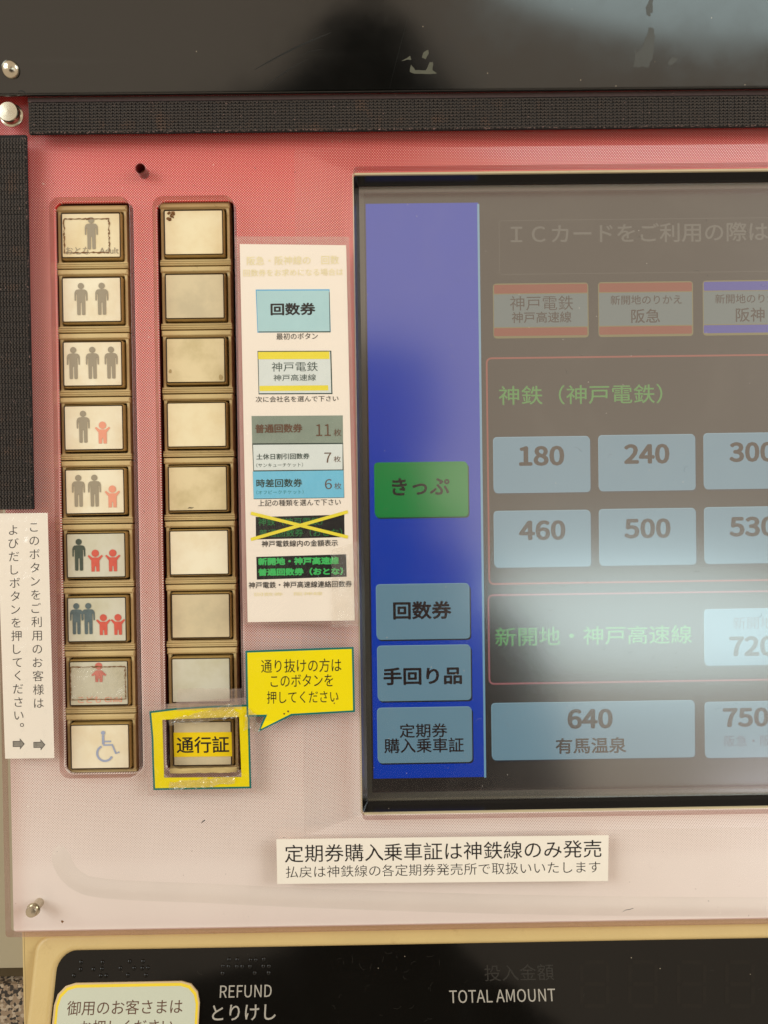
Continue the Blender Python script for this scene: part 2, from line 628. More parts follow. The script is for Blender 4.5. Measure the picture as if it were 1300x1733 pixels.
RIGHT = 330.0
al, _ = FACE.hit(8, 1586, 4.5)        # left and bottom edges of the clear sheet
_, ab = FACE.hit(8, 1587, 4.5)
atop = 160.0
pl = FACE.hit(21, 1500, 0)[0]
_, pb = FACE.hit(21, 1577, 0)
SL1 = FACE.rect(82, 334, 226, 1318, 4.5)
SL1 = (SL1[0], SL1[1], FACE.hit(233.5, 1250, 4.5)[0], SL1[3])
SL2 = FACE.rect(257, 332, 402, 1316, 4.5)
SL2 = (SL2[0], SL2[1], FACE.hit(396, 420, 4.5)[0], SL2[3])
hole_c = FACE.hit(236.5, 284.5, 4.5)
W1 = FACE.rect(497, 252, 2150, 1413, 0)
BZ = -3.0
W2 = FACE.rect(597, 296, 2040, 1376, BZ)
CH = BZ - 5.5
W3 = (W2[0] + 1.8, W2[1] + 1.8, W2[2] - 1.8, W2[3] - 1.8)


def circle(cx, cy, r, n=24):
    return [(cx + r * math.cos(2 * math.pi * k / n), cy + r * math.sin(2 * math.pi * k / n)) for k in range(n)]


# printed panel behind the clear sheet
P('printed_panel', [rr(pl, pb, RIGHT - 2, atop, 1.0), rr(*SL1, 3.0), rr(*SL2, 3.0), circle(*hole_c, 1.7), rr(*W1, 1.5)],
  -1.2, 0, MAT['print'], parent=machine)
# bevelled surround that dips to the screen
lo, li = rr(*W1, 1.5), rr(*W2, 1.5)
n = len(lo)
V = [(x, y, -0.02) for x, y in lo] + [(x, y, BZ + 0.3) for x, y in li]
mk('screen_surround', V, [(i, (i + 1) % n, n + (i + 1) % n, n + i) for i in range(n)], MAT['print_gloss'], parent=machine)
# clear sheet, its cut edges hazy
WA = FACE.rect(598, 291, 2040, 1380, 0.4)
v, f = plate([rr(al, ab, RIGHT, atop + 1, 1.2), rr(*SL1, 3.4), rr(*SL2, 3.4), circle(*hole_c, 1.7, 32), rr(*WA, 1.5)], 0.35, 4.5, 0.3)
ix = []
for q in f:
    zs = [v[i][2] for i in q]
    ix.append(1 if max(zs) - min(zs) > 0.1 else 0)
mk('acrylic_cover', v, f, [MAT['acrylic'], MAT['acrylic_edge']], parent=machine, idx=ix)

# raised moulding line along the bottom of the panel
path = [(102, 1432), (101, 1446), (106, 1464), (117, 1481), (134, 1494), (158, 1502), (220, 1508), (330, 1512), (480, 1519), (640, 1525), (850, 1531), (1100, 1535), (1500, 1536), (1950, 1532)]
pp = [FACE.hit(x, y, 0) for x, y in path]
# subdivide
fine = []
for i in range(len(pp) - 1):
    for k in range(4):
        t = k / 4
        p0 = Vector(pp[max(i - 1, 0)]); p1 = Vector(pp[i]); p2 = Vector(pp[i + 1]); p3 = Vector(pp[min(i + 2, len(pp) - 1)])
        q = 0.5 * ((2 * p1) + (p2 - p0) * t + (2 * p0 - 5 * p1 + 4 * p2 - p3) * t * t + (-p0 + 3 * p1 - 3 * p2 + p3) * t ** 3)
        fine.append((q.x, q.y))
fine.append(pp[-1])
V, F = [], []
prof = [(-3.2, 0.0), (-2.6, 0.04), (-1.6, 0.16), (-0.6, 0.28), (0.4, 0.30), (1.3, 0.22), (2.2, 0.12), (3.0, 0.02), (3.6, 0.0)]
for i, p in enumerate(fine):
    a = Vector(fine[max(i - 1, 0)]); b = Vector(fine[min(i + 1, len(fine) - 1)])
    d = (b - a).normalized(); q = Vector((-d.y, d.x))
    k = min(1, math.sqrt((i + 0.2) / 5))
    for off, h in prof:
        V.append((p[0] + q.x * off * k, p[1] + q.y * off * k, h * k + 0.008))
m_ = len(prof)
for i in range(len(fine) - 1):
    for j in range(m_ - 1):
        F.append((i * m_ + j, i * m_ + j + 1, (i + 1) * m_ + j + 1, (i + 1) * m_ + j))
mk('moulding_ridge', V, F, MAT['moulding'], parent=machine, smooth=True)

# small marks on the face of the clear sheet
def mark(pts, wd, mat):
    pts = [FACE.hit(x, y, 4.55) for x, y in pts]
    m = len(pts)
    mk('dirt_mark', *ribbon(pts, lambda i: wd * (0.35 + math.sin(3.0 * (i + 0.2) / m)), 4.55), mat, parent=machine)


mark([(340, 1393), (343, 1390), (346, 1388)], 0.3, MAT['blackhole'])
mark([(1055, 1543), (1060, 1540), (1067, 1539), (1073, 1537)], 0.14, MAT['blackhole'])
mark([(103, 1558), (106, 1561)], 0.7, MAT['rust'])
for j in range(70):
    px, py = random.choice([(random.uniform(25, 590), random.uniform(1330, 1560)), (random.uniform(60, 590), random.uniform(232, 330)), (random.uniform(1045, 1290), random.uniform(1400, 1560)), (random.uniform(240, 260), random.uniform(340, 1180))])
    t = random.random() * 6.28
    L = random.uniform(0.4, 2.2)
    mark([(px, py), (px + L * math.cos(t), py + L * math.sin(t)), (px + 1.7 * L * math.cos(t + 0.5), py + 1.7 * L * math.sin(t + 0.5))], random.uniform(0.05, 0.16), random.choice([MAT['rust'], MAT['gap'], MAT['lint'], MAT['whitecard']]))

# wells behind the two columns of buttons
for S in (SL1, SL2):
    g = (S[0] - 0.25, S[1] - 0.25, S[2] + 0.25, S[3] + 0.25)
    P('button_well', [rr(g[0] - 1.2, g[1] - 1.2, g[2] + 1.2, g[3] + 1.2, 4), rr(*g, 3.2)], -12, -1.25, MAT['wellwall'], parent=machine)
    P('well_floor', [rr(g[0] - 1, g[1] - 1, g[2] + 1, g[3] + 1)], -12.6, -12.1, MAT['blackhole'], parent=machine)
P('hole_floor', [circle(*hole_c, 2.2)], -4, -3.5, MAT['wellwall'], parent=machine)
P('hole_shade_tube', [circle(*hole_c, 1.69, 32), circle(*hole_c, 1.6, 32)], -0.5, 4.3, MAT['wellwall'], parent=machine)  # dark tube added so the drilled hole looks shaded from the front
mk('hole_dirt', *join(*[lathe([(0.5, -3.4), (0.35, -3.1)], hole_c[0] + dx, hole_c[1] + dy, 7) for dx, dy in ((0.5, -0.5), (0.9, 0.0), (0.1, -0.9))]),
   MAT['rust'], parent=machine)

# body shell behind
bl = FACE.hit(35, 1600, -2)[0]
P('body_shell', [rr(bl, -290, RIGHT + 6, 200, 3)], -90, -13, MAT['cream'], parent=machine, bevel=1.5)
sb = FACE.hit(35, 1560, -2)[1]
P('lower_body_panel', [rr(bl, -290, RIGHT + 6, sb, 1)], -12.9, -2, MAT['cream'], parent=machine, bevel=1.2)

# ------------------------------------------------------------------ display
bez = []
v1, f1 = plate([rr(W2[0] - 1.5, W2[1] - 1.5, W2[2] + 1.5, W2[3] + 1.5, 1.5), rr(W2[0] + 0.15, W2[1] + 0.15, W2[2] - 0.15, W2[3] - 0.15, 1.2)], BZ - 1.5, BZ + 0.55)
ring = rr(W2[0] + 0.15, W2[1] + 0.15, W2[2] - 0.15, W2[3] - 0.15, 1.0)
ring2 = rr(W3[0], W3[1], W3[2], W3[3], 0.3)
n = len(ring)
V = [(x, y, BZ - 0.2) for x, y in ring] + [(x, y, CH) for x, y in ring2]
bezel = mk('display_bezel', V, [(i, (i + 1) % n, n + (i + 1) % n, n + i) for i in range(n)], MAT['bezel'], parent=machine)
lip_t = [box(W2[0] + 0.3, W2[3] - 0.25, BZ - 0.4, W2[2], W2[3] + 0.45, BZ + 0.62), box(W2[0] + 0.3, W2[1] - 0.4, BZ - 0.4, W2[2], W2[1] + 0.15, BZ + 0.62),
         box(W2[0] - 0.22, W2[1], BZ - 0.4, W2[0] + 0.05, W2[3], BZ + 0.62)]
mk('bezel_lip', *join(*lip_t), MAT['gold'], parent=bezel)
screen = P('touch_screen', [rr(W3[0] - 1, W3[1] - 1, W3[2] + 1, W3[3] + 1)], CH - 6, CH - 1.6, MAT['lcd'], parent=machine)
SC = CH - 1.6
# grey border strip printed on the glass
gi = FACE.rect(617.5, 334, 2020, 1336, CH)
g_o = (W3[0], W3[1], W3[2], W3[3])
P('glass_border', [rr(*g_o), rr(W3[0] + 1.7, W3[1] + 2.9, W3[2] - 1.7, W3[3] - 2.0)], CH - 0.9, CH - 0.4, MAT['glassedge'], parent=screen)
P('touch_glass', [rr(W3[0] - 0.5, W3[1] - 0.5, W3[2] + 0.5, W3[3] + 0.5)], CH - 0.2, CH - 0.2, MAT['glass'], parent=screen)
ps = []
for j in range(60):
    a, b = FACE.hit(630 + random.random() * 660, 345 + random.random() * 980, CH)
    t = random.random() * 6.28
    L = 0.15 + random.random() * 0.5
    cv = (random.random() - 0.5) * 0.9
    ps.append(ribbon([(a + L * i * math.cos(t + cv * i), b + L * i * math.sin(t + cv * i)) for i in range(5)], 0.05, CH - 0.15 + 0.003 * (j % 7)))
mk('glass_scratches', *join(*ps), solid('glass_hairline', (120, 116, 110), 0.6), FACE, screen)['kind'] = 'stuff'

G = dict(
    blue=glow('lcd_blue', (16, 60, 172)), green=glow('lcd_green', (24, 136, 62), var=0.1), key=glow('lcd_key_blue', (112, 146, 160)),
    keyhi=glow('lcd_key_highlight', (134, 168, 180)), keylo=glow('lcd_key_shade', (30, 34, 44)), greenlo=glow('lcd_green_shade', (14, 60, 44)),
    txt=glow('lcd_text_black', (40, 28, 26)), line=glow('lcd_line_light_blue', (120, 162, 182)), rust=glow('lcd_rust', (138, 62, 40)),
    blueband=glow('lcd_blue_band', (62, 64, 150)), olive=glow('lcd_olive_outline', (122, 112, 66)), white=glow('lcd_button_grey', (104, 116, 112)),
    red=glow('lcd_red_outline', (150, 72, 60)), pink=glow('lcd_pink_outline', (150, 86, 88)), gtxt=glow('lcd_green_text', (76, 142, 62)), grey=glow('lcd_grey_outline', (82, 76, 66)),
    greytxt=glow('lcd_grey_text', (94, 90, 80)), textdim=glow('lcd_dim_text', (92, 102, 112)),
)


def SP(name, x0, y0, x1, y1, lift, mat, r=0.0, hole=None):
    c = SC + lift
    q = FACE.rect(x0, y0, x1, y1, c)
    lps = [rr(*q, r)]
    if hole:
        lps.append(rr(q[0] + hole, q[1] + hole, q[2] - hole, q[3] - hole, max(0, r - hole)))
    return P(name, lps, c, c, mat, parent=screen)


def ST(s, x0, y0, x1, y1, mat, bold=0.0, lift=0.3, sp=1.0):
    return T('screen_lettering', s, FACE, x0, y0, x1, y1, SC + lift, mat, screen, bold, sp)


SP('blue_menu_area', 618, 345, 816, 1318, 0.05, G['blue'])
a_, b1_ = FACE.hit(808.5, 345, SC + 0.1)
_, b0_ = FACE.hit(820, 1316, SC + 0.1)
P('menu_divider', [rr(a_, b0_, a_ + 0.75, b1_)], SC + 0.1, SC + 0.1, G['line'], parent=screen)


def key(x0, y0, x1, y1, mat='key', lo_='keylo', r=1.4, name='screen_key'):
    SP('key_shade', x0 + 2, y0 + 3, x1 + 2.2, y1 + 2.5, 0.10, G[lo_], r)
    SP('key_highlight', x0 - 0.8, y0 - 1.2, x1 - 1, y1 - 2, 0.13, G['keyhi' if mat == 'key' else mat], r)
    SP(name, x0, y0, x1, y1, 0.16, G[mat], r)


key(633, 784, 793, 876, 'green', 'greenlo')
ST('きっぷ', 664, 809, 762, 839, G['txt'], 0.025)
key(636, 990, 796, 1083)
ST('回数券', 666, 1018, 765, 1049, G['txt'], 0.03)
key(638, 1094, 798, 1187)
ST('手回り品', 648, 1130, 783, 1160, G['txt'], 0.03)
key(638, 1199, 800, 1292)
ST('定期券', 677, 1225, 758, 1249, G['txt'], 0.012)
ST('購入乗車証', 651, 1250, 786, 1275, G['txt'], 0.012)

SP('message_frame', 845, 373, 1900, 465, 0.08, G['grey'], 1.0, 0.2)
ST('ＩＣカードをご利用の際は', 865, 380, 1301, 413, G['greytxt'], 0.012)

for x0, x1, y0, bd in ((835, 997, 480, 'rust'), (1013, 1174, 477.5, 'rust'), (1190, 1352, 475, 'blueband')):
    SP('company_key', x0, y0, x1, y0 + 93, 0.08, G['olive'], 1.2)
    SP('key_band', x0 + 2, y0 + 2, x1 - 2, y0 + 17, 0.16, G[bd], 0.4)
    SP('key_face', x0 + 1.5, y0 + 18.5, x1 - 1.5, y0 + 74, 0.16, G['white'])
    SP('key_band', x0 + 2, y0 + 75.5, x1 - 2, y0 + 89, 0.16, G[bd], 0.4)
ST('神戸電鉄', 864, 501, 971, 526, G['txt'], 0.0)
ST('神戸高速線', 867, 528, 968, 547, G['txt'], 0.012)
ST('新開地のりかえ', 1034, 500, 1155, 516, G['txt'], 0.012)
ST('阪急', 1069, 523, 1118, 547, G['txt'], 0.012)
ST('新開地のりかえ', 1211, 498, 1332, 514, G['txt'], 0.012)
ST('阪神', 1246, 521, 1295, 545, G['txt'], 0.012)

SP('fare_group_outline', 823, 605, 1950, 990, 0.08, G['red'], 2.0, 0.62)
ST('神鉄（神戸電鉄）', 845, 653, 1122, 686, G['gtxt'], 0.005)
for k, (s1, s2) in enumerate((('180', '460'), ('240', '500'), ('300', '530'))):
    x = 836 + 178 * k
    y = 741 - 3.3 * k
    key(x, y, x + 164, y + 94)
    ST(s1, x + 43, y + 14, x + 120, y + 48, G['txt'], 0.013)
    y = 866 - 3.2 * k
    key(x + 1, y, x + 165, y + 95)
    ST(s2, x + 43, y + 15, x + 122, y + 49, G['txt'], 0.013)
SP('fare_group_outline', 826, 1006, 1950, 1159, 0.08, G['pink'], 2.0, 0.62)
ST('新開地・神戸高速線', 839, 1062, 1172, 1094, G['gtxt'], 0.01)
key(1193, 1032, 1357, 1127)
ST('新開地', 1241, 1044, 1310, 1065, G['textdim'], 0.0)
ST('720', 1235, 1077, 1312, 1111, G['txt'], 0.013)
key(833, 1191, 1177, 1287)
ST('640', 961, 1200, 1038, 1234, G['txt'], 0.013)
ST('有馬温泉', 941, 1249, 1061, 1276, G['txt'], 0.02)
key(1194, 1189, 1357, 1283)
ST('750', 1224, 1198, 1302, 1231, G['txt'], 0.013)
ST('阪急・阪神', 1227, 1245, 1325, 1264, G['textdim'], 0.0)

# ------------------------------------------------------------------ push buttons
def roughframe(a0, b0, a1, b1, wd, c, jit, sides='LRTB'):
    """an irregular dried-glue line round a rectangle"""
    parts = []
    def line(p, q):
        m = 26
        pts = []
        for i in range(m):
            t = i / (m - 1)
            x = p[0] + (q[0] - p[0]) * t
            y = p[1] + (q[1] - p[1]) * t
            d = noise.noise(Vector((x * 1.7, y * 1.7, 3.3))) * jit
            pts.append((x + d, y + d * 0.7))
        ws = [wd * (0.25 + 1.6 * abs(noise.noise(Vector((a * 1.3 + 9, b * 1.3, 0.5))))) for a, b in pts]
        parts.append(ribbon(pts, lambda i: ws[i], c + 0.01 * len(parts)))
    if 'B' in sides: line((a0, b0), (a1, b0))
    if 'T' in sides: line((a0, b1), (a1, b1))
    if 'L' in sides: line((a0, b0), (a0, b1))
    if 'R' in sides: line((a1, b0), (a1, b1))
    return join(*parts)


HC = -2.0       # front of the housings
CF = 0.2        # front of the caps
LOCAL = Surf((0, 0, 0))


def build_button():
    hw, hh = 12.05, 10.86
    # housing: frame with a square hole, sloped upper rail, ribbed lower rail
    v, f = plate([rr(-11.85, -hh + 0.1, 11.85, hh - 0.1, 0.3), rr(-10.85, -8.6, 10.85, 8.55, 0.5)], -6, 0, 0.25)
    V, F = v, f
    def bar(y0, y1, z, w, bev=0.25):
        return plate([rr(-w, y0, w, y1, 0.15)], -3, z, bev)
    parts = [(V, F), bar(8.75, 10.75, 0.55, 12.15, 0.5), bar(-9.55, -8.85, 0.35, 12.2), bar(-10.2, -9.62, 0.55, 12.25), bar(-10.82, -10.27, 0.45, 12.25)]
    h = mk('push_button', *join(*parts), MAT['housing'], LOCAL, None, origin=Vector((0, 0, 0)))
    WL[h] = Vector((0, 0, 0))
    # gap floor
    mk('gap_floor', *plate([rr(-10.9, -8.7, 10.9, 8.65)], -5.6, -5.2), MAT['gap'], LOCAL, h)
    # cap: sloping stained walls, dark seam, cream insert
    L0 = rr(-10.45, -8.15, 10.45, 8.15, 0.7, 3)
    L1 = rr(-10.35, -8.05, 10.35, 8.05, 0.7, 3)
    L2 = rr(-10.15, -7.75, 10.15, 7.75, 0.5, 3)
    L3 = rr(-9.8, -7.4, 9.8, 7.4, 0.3, 3)
    zf = CF - HC
    V = [(x, y, -5) for x, y in L0] + [(x, y, zf - 1.2) for x, y in L1] + [(x, y, zf - 0.1) for x, y in L2] + [(x, y, zf - 0.5) for x, y in L3]
    n = len(L0)
    F, ix = [], []
    for k in range(3):
        for i in range(n):
            F.append((k * n + i, k * n + (i + 1) % n, (k + 1) * n + (i + 1) % n, (k + 1) * n + i))
            ix.append(0 if k < 1 else (0 if k == 1 else 1))
    mk('cap', V, F, [MAT['capwall'], MAT['capline']], LOCAL, h, idx=ix)
    mk('insert', *plate([rr(-9.75, -7.35, 9.75, 7.35, 0.25, 3)], zf - 0.9, zf - 0.1, 0.08), FACES['a'], LOCAL, h)
    return h


ZF = CF - HC


def adult_icon(cx, cy, s=1.0):
    half = [(2.0, 19.6), (7.0, 19.2), (9.6, 17.2), (11, 13.5), (11, 1), (10.3, 0), (9.3, 0), (8.8, 1), (8.4, 11.5), (7.0, 11.5), (6.8, -23), (5.6, -24.2), (2.2, -24.2), (1.3, -23), (1.0, -3)]
    lp = half + [(-x, y) for x, y in reversed(half)]
    k = 0.2 * s
    return [[(cx + x * k, cy + (y - 1) * k) for x, y in lp], circle(cx, cy + 24.3 * k, 5.3 * k, 16)]


def child_icon(cx, cy, s=1.0, down=False):
    if down:
        half = [(1.5, 5.4), (5, 5), (13, -2.5), (11.5, -5), (6.5, -2.5), (6, -15), (1.2, -15), (1.0, -9)]
    else:
        half = [(1.5, 5.2), (5, 5), (11, 9.6), (13, 7.6), (7, 0), (6.8, -19), (1.4, -19), (1.0, -10)]
    lp = half + [(-x, y) for x, y in reversed(half)]
    k = 0.2 * s
    return [[(cx + x * k, cy + y * k) for x, y in lp], circle(cx, cy + 12.4 * k, 6.3 * k, 16)]


INK = dict(
    grey=solid('faded_grey_icon', (160, 146, 122), 0.3, vscale=200), salmon=solid('faded_salmon_icon', (238, 158, 128), 0.3, vscale=200),
    green=solid('dark_green_icon', (74, 84, 70), 0.3, vscale=500, var=0.5), red=solid('red_icon', (218, 96, 78), 0.3, vscale=500, var=0.3),
    slate=solid('slate_icon', (98, 112, 112), 0.3, vscale=500, var=0.5), blue=solid('faded_blue_icon', (164, 172, 196), 0.3, vscale=500, var=0.2),
    redfade=solid('faded_red_icon', (216, 118, 102), 0.3, vscale=300, var=0.3),
)

left_y = [400, 506.8, 616, 724, 832, 939.7, 1047.5, 1154.3, 1261.7]
left_x = [158, 156.5, 158.5, 160.5, 164, 163.5, 165.5, 167.5, 171.5]
right_y = [395, 507.5, 611.5, 721.5, 828.5, 935.5, 1043, 1150, 1256]
right_x = [328.5, 333, 330, 335, 340, 339.5, 339.5, 340, 342]
left_face = 'abbbbeeeb'
right_face = 'acdadbcec'
proto = build_button()
ax_l = FACE.hit(157.5, 500, HC)[0] * 0 + (FACE.hit(163.5, 830, HC)[0])
ax_r = FACE.hit(337.0, 830, HC)[0]


def place_button(src, a, b, first=False):
    if first:
        o = src
    else:
        o = src.copy()
        col.objects.link(o)
        for ch in src.children:
            c = ch.copy()
            col.objects.link(c)
            c.parent = o
    o.parent = machine
    wp = FACE.world(a, b, HC)
    o.location = wp - WL[machine]
    WL[o] = wp
    return o


def icons(btn, shapes, mat, lift=0.02):
    vs = [plate([lp], ZF + 0.02 + lift, ZF + 0.02 + lift) for lp in shapes]
    o = mk('pictogram', *join(*vs), mat, LOCAL, None)
    o.parent = btn
    return o


btns = []
for k in range(9):
    for side in (0, 1):
        # rows sit on an even pitch; each cap is a hair off true
        top_b = FACE.hit(164 if side == 0 else 337, (left_y if side == 0 else right_y)[0] + 1, HC)[1]
        bot_b = FACE.hit(164 if side == 0 else 337, (left_y if side == 0 else right_y)[8] - 1, HC)[1]
        b = top_b + (bot_b - top_b) * k / 8
        bt = place_button(proto, ax_l if side == 0 else ax_r, b, first=(k == 0 and side == 0)) if (k or side) else None
        btns.append((k, side, b, bt))
proto_b = btns[0][2]
btns[0] = (0, 0, proto_b, place_button(proto, ax_l, proto_b, True))
for k, side, b, bt in btns:
    jx = (random.random() - 0.5) * 0.3
    jy = (random.random() - 0.5) * 0.3
    tx_, tz_ = (random.random() - 0.5) * 0.03, (random.random() - 0.5) * 0.03
    fm = FACES[(left_face if side == 0 else right_face)[k]]
    for ch in bt.children:
        if ch.name.startswith('insert'):
            if ch.data.users > 1:
                ch.data = ch.data.copy()
            ch.data.materials[0] = fm
        if ch.name.startswith(('insert', 'cap')):
            ch.location = ch.location + Vector((jx, 0, jy)) * 0.001
            ch.rotation_euler = (0, (random.random() - 0.5) * 0.008, 0)
    if side == 0:
        if k == 0:
            bt['label'] = 'button with one faded grey adult figure inside a brown glue line'
            icons(bt, adult_icon(0.3, 0.3, 1.0), INK['grey'])
            v, f = text_mesh('おとな　Adult', 0.0)
            X1 = max(p[0] for p in v)
            o = mk('printed_word', [(-8.9 + p[0] / X1 * 18.4, -6.3 + p[1] * 3.0, ZF + 0.035) for p in v], f, INK['grey'], LOCAL, None)
            o.parent = bt
            o = mk('glue_line', *roughframe(-9.0, -5.9, 6.3, 5.6, 0.55, ZF + 0.05, 0.35), MAT['rust'], LOCAL, None)
            o.parent = bt
        if k == 1:
            bt['label'] = 'button with two grey adult figures'
            icons(bt, adult_icon(-3.6, -0.2) + adult_icon(3.5, -0.2), INK['grey'])
        if k == 2:
            bt['label'] = 'button with three grey adult figures'
            icons(bt, adult_icon(-6.6, -0.1) + adult_icon(-0.1, -0.1) + adult_icon(6.3, -0.1), INK['grey'])
        if k == 3:
            bt['label'] = 'button with one grey adult and one salmon child'
            icons(bt, adult_icon(-3.6, 0.0), INK['grey'])
            icons(bt, child_icon(3.0, -1.6), INK['salmon'])
        if k == 4:
            bt['label'] = 'button with two grey adults and one salmon child'
            icons(bt, adult_icon(-5.6, 0.0) + adult_icon(-0.1, 0.0), INK['grey'])
            icons(bt, child_icon(6.0, -1.6), INK['salmon'])
        if k == 5:
            bt['label'] = 'button with one dark green adult and two red children'
            icons(bt, adult_icon(-5.8, 0.0), INK['green'])
            icons(bt, child_icon(-0.2, -1.6) + child_icon(5.8, -1.6), INK['red'])
        if k == 6:
            bt['label'] = 'button with two slate adults and two red children'
            icons(bt, adult_icon(-7.0, 0.0, 0.98), INK['slate'])
            icons(bt, adult_icon(-2.9, 0.0, 0.98), INK['slate'], 0.03)
            icons(bt, child_icon(2.2, -1.7, 0.95) + child_icon(7.2, -1.7, 0.95), INK['red'])
        if k == 7:
            bt['label'] = 'button with one faded red child under crinkled tape'
            icons(bt, child_icon(0.2, 3.4, 1.0, True), INK['redfade'])
            v, f = text_mesh('こども Child', 0.0)
            X1 = max(p[0] for p in v)
            o = mk('printed_word', [(-7.6 + p[0] / X1 * 15.5, -6.6 + p[1] * 2.6, ZF + 0.035) for p in v], f, INK['salmon'], LOCAL, None)
            o.parent = bt
            o = mk('glue_line', *roughframe(-9.5, -5.6, 9.3, 5.7, 0.5, ZF + 0.2, 0.3), MAT['rust'], LOCAL, None)
            o.parent = bt
            V, F = [], []
            for j in range(15):
                for i in range(23):
                    x = -9.5 + 18.8 * i / 22
                    y = -5.5 + 11.1 * j / 14
                    V.append((x, y, ZF + 0.13 + 0.06 * noise.noise(Vector((x * 0.9, y * 0.9, 1)))))
            F = [(j * 23 + i, j * 23 + i + 1, (j + 1) * 23 + i + 1, (j + 1) * 23 + i) for j in range(14) for i in range(22)]
            o = mk('tape_patch', V, F, MAT['patch'], LOCAL, None, smooth=True)
            o.parent = bt
        if k == 8:
            bt['label'] = 'button with a faded blue wheelchair sign'
            s = 0.2
            arc = [(1.0 + 13.2 * math.cos(R(t)), -14.5 + 13.2 * math.sin(R(t))) for t in range(115, 345, 10)]
            strokes = [([(-1.5, 17), (-1.5, 1)], 4.0), ([(-1.5, 6), (12, 6)], 2.6), ([(-1.5, 0), (14, 0), (20, -15), (26, -12.5)], 3.0), (arc, 3.4)]
            ps = [ribbon([(x * s + 1.6, (y + 3) * s) for x, y in pts], wdt * s, ZF + 0.03 + 0.012 * j) for j, (pts, wdt) in enumerate(strokes)]
            ps.append(plate([circle(-1.3 * s + 1.6, 22.5 * s + 0.3, 3.6 * s, 16)], ZF + 0.09, ZF + 0.09))
            o = mk('pictogram', *join(*ps), INK['blue'], LOCAL, None)
            o.parent = bt
    else:
        words_ = ['blank cream button with a brown glue blot at its top left', 'blank grey cream button second in the right column',
                  'blank button with smudged lower corners, third in the right column', 'blank cream button fourth in the right column',
                  'blank button with a dark chip on its lower edge, fifth in the right column', 'blank pale button sixth in the right column',
                  'blank grey tinted button seventh in the right column', 'blank button under shiny film just above the yellow square frame',
                  'button inside the yellow square frame']
        bt['label'] = words_[k]
        if k == 0:
            blobs = []
            for j in range(26):
                x = -9.0 + random.random() * 2.3
                y = 3.9 + random.random() * 3.0
                blobs.append(lathe([(0.18 + random.random() * 0.32, ZF + 0.0), (0.12, ZF + 0.07 + 0.01 * j)], x, y, 7))
            o = mk('glue_blot', *join(*blobs), MAT['rust'], LOCAL, None)
            o.parent = bt
        if k == 4:
            o = mk('edge_chip', *ribbon([(-3.6, -6.7), (-3.0, -6.5), (-2.2, -6.6), (-1.5, -6.4)], lambda i: (0.1, 0.35, 0.3, 0.05)[i], ZF + 0.04), MAT['gap'], LOCAL, None)
            o.parent = bt
        if k == 2:
            for (x, y, r_) in ((8.4, -5.8, 0.55), (-8.8, -3.6, 0.4)):
                o = mk('smudge', *plate([[(x + (r_ * (1 + 0.5 * random.random())) * math.cos(t * 0.6), y + r_ * 2.0 * math.sin(t * 0.6) * (0.6 + 0.4 * random.random())) for t in range(10)]], ZF + 0.03, ZF + 0.03), solid('button_smudge', (176, 150, 100), 0.5, vscale=600, var=0.2), LOCAL, None)
                o.parent = bt

for k, side, b, bt in btns:      # worn springs: every cap stands a little higher or lower
    dy = (random.random() - 0.5) * 0.0010
    for ch in bt.children:
        if not ch.name.startswith('gap'):
            ch.location = ch.location + Vector((0, dy, 0))

# ------------------------------------------------------------------ pins
def pin(name, px, py, c, prof, mat, surf=FACE, parent=machine):
    x, y = surf.hit(px, py, c)
    return mk(name, *lathe(prof, x, y, 40), mat, surf, parent, smooth=False)


def shade(o, ang=35):
    o.data.polygons.foreach_set('use_smooth', [True] * len(o.data.polygons))
    o.data.set_sharp_from_angle(angle=R(ang))
    return o


shade(pin('cover_screw', 12, 188, 7.6, [(3.9, 4.5), (3.9, 4.9), (3.5, 5.1), (3.35, 5.15), (3.35, 7.1), (3.1, 7.5), (0.2, 7.62)], MAT['metal']))
shade(pin('corner_pin', 51, 1545, 6.8, [(2.3, 4.5), (2.3, 4.7), (1.75, 4.8), (1.75, 6.2), (1.9, 6.3), (1.7, 6.7), (0.1, 6.85)], MAT['metal']))
shade(pin('pin_shaft', 51, 1545, 6.8, [(1.6, 0.0), (1.6, 4.49)], MAT['metal']))

# ------------------------------------------------------------------ sloping console
x0 = LOW.hit(56, 1625, 0)[0]
top_b = LOW.hit(300, 1577, 0)[1]
inn = (LOW.hit(93, 1650, 0)[0], -140, RIGHT - 8, LOW.hit(300, 1606, 0)[1])
console = P('console_frame', [rr(x0, -150, RIGHT, top_b, 5.5, 8), rr(*inn, 6.5, 8)], -14, 0.6, MAT['cream'], LOW, machine, bevel=1.6, bres=4)
shade(console, 50)
panel = P('console_panel', [rr(inn[0] - 1, inn[1] - 1, inn[2] + 1, inn[3] + 1, 6)], -2.5, -0.7, MAT['blackpanel'], LOW, machine)
PC = -0.66
T('console_lettering', 'REFUND', LOW, 372, 1668, 459, 1689, PC, MAT['printwhite'], panel, 0.0)
T('console_lettering', 'とりけし', LOW, 359, 1701, 466, 1728, PC, MAT['printwhite'], panel, 0.008)
T('console_lettering', '投入金額', LOW, 820, 1633, 938, 1661, PC, MAT['printdim'], panel, 0.0)
T('console_lettering', 'TOTAL AMOUNT', LOW, 761, 1676, 941, 1698, PC, MAT['printwhite'], panel, 0.0)
br1 = [(530, 893), (672, 893), (852, 887), (940, 887), (527, 940), (612, 940), (668, 937), (790, 932), (882, 932), (935, 932), (972, 930), (482, 982), (660, 982), (697, 982), (840, 978), (960, 978)]
br2 = [(338, 875), (392, 875), (480, 877), (515, 877), (568, 873), (297, 918), (335, 920), (390, 920), (425, 920), (476, 920), (565, 918), (602, 918), (295, 965), (508, 963), (600, 962)]
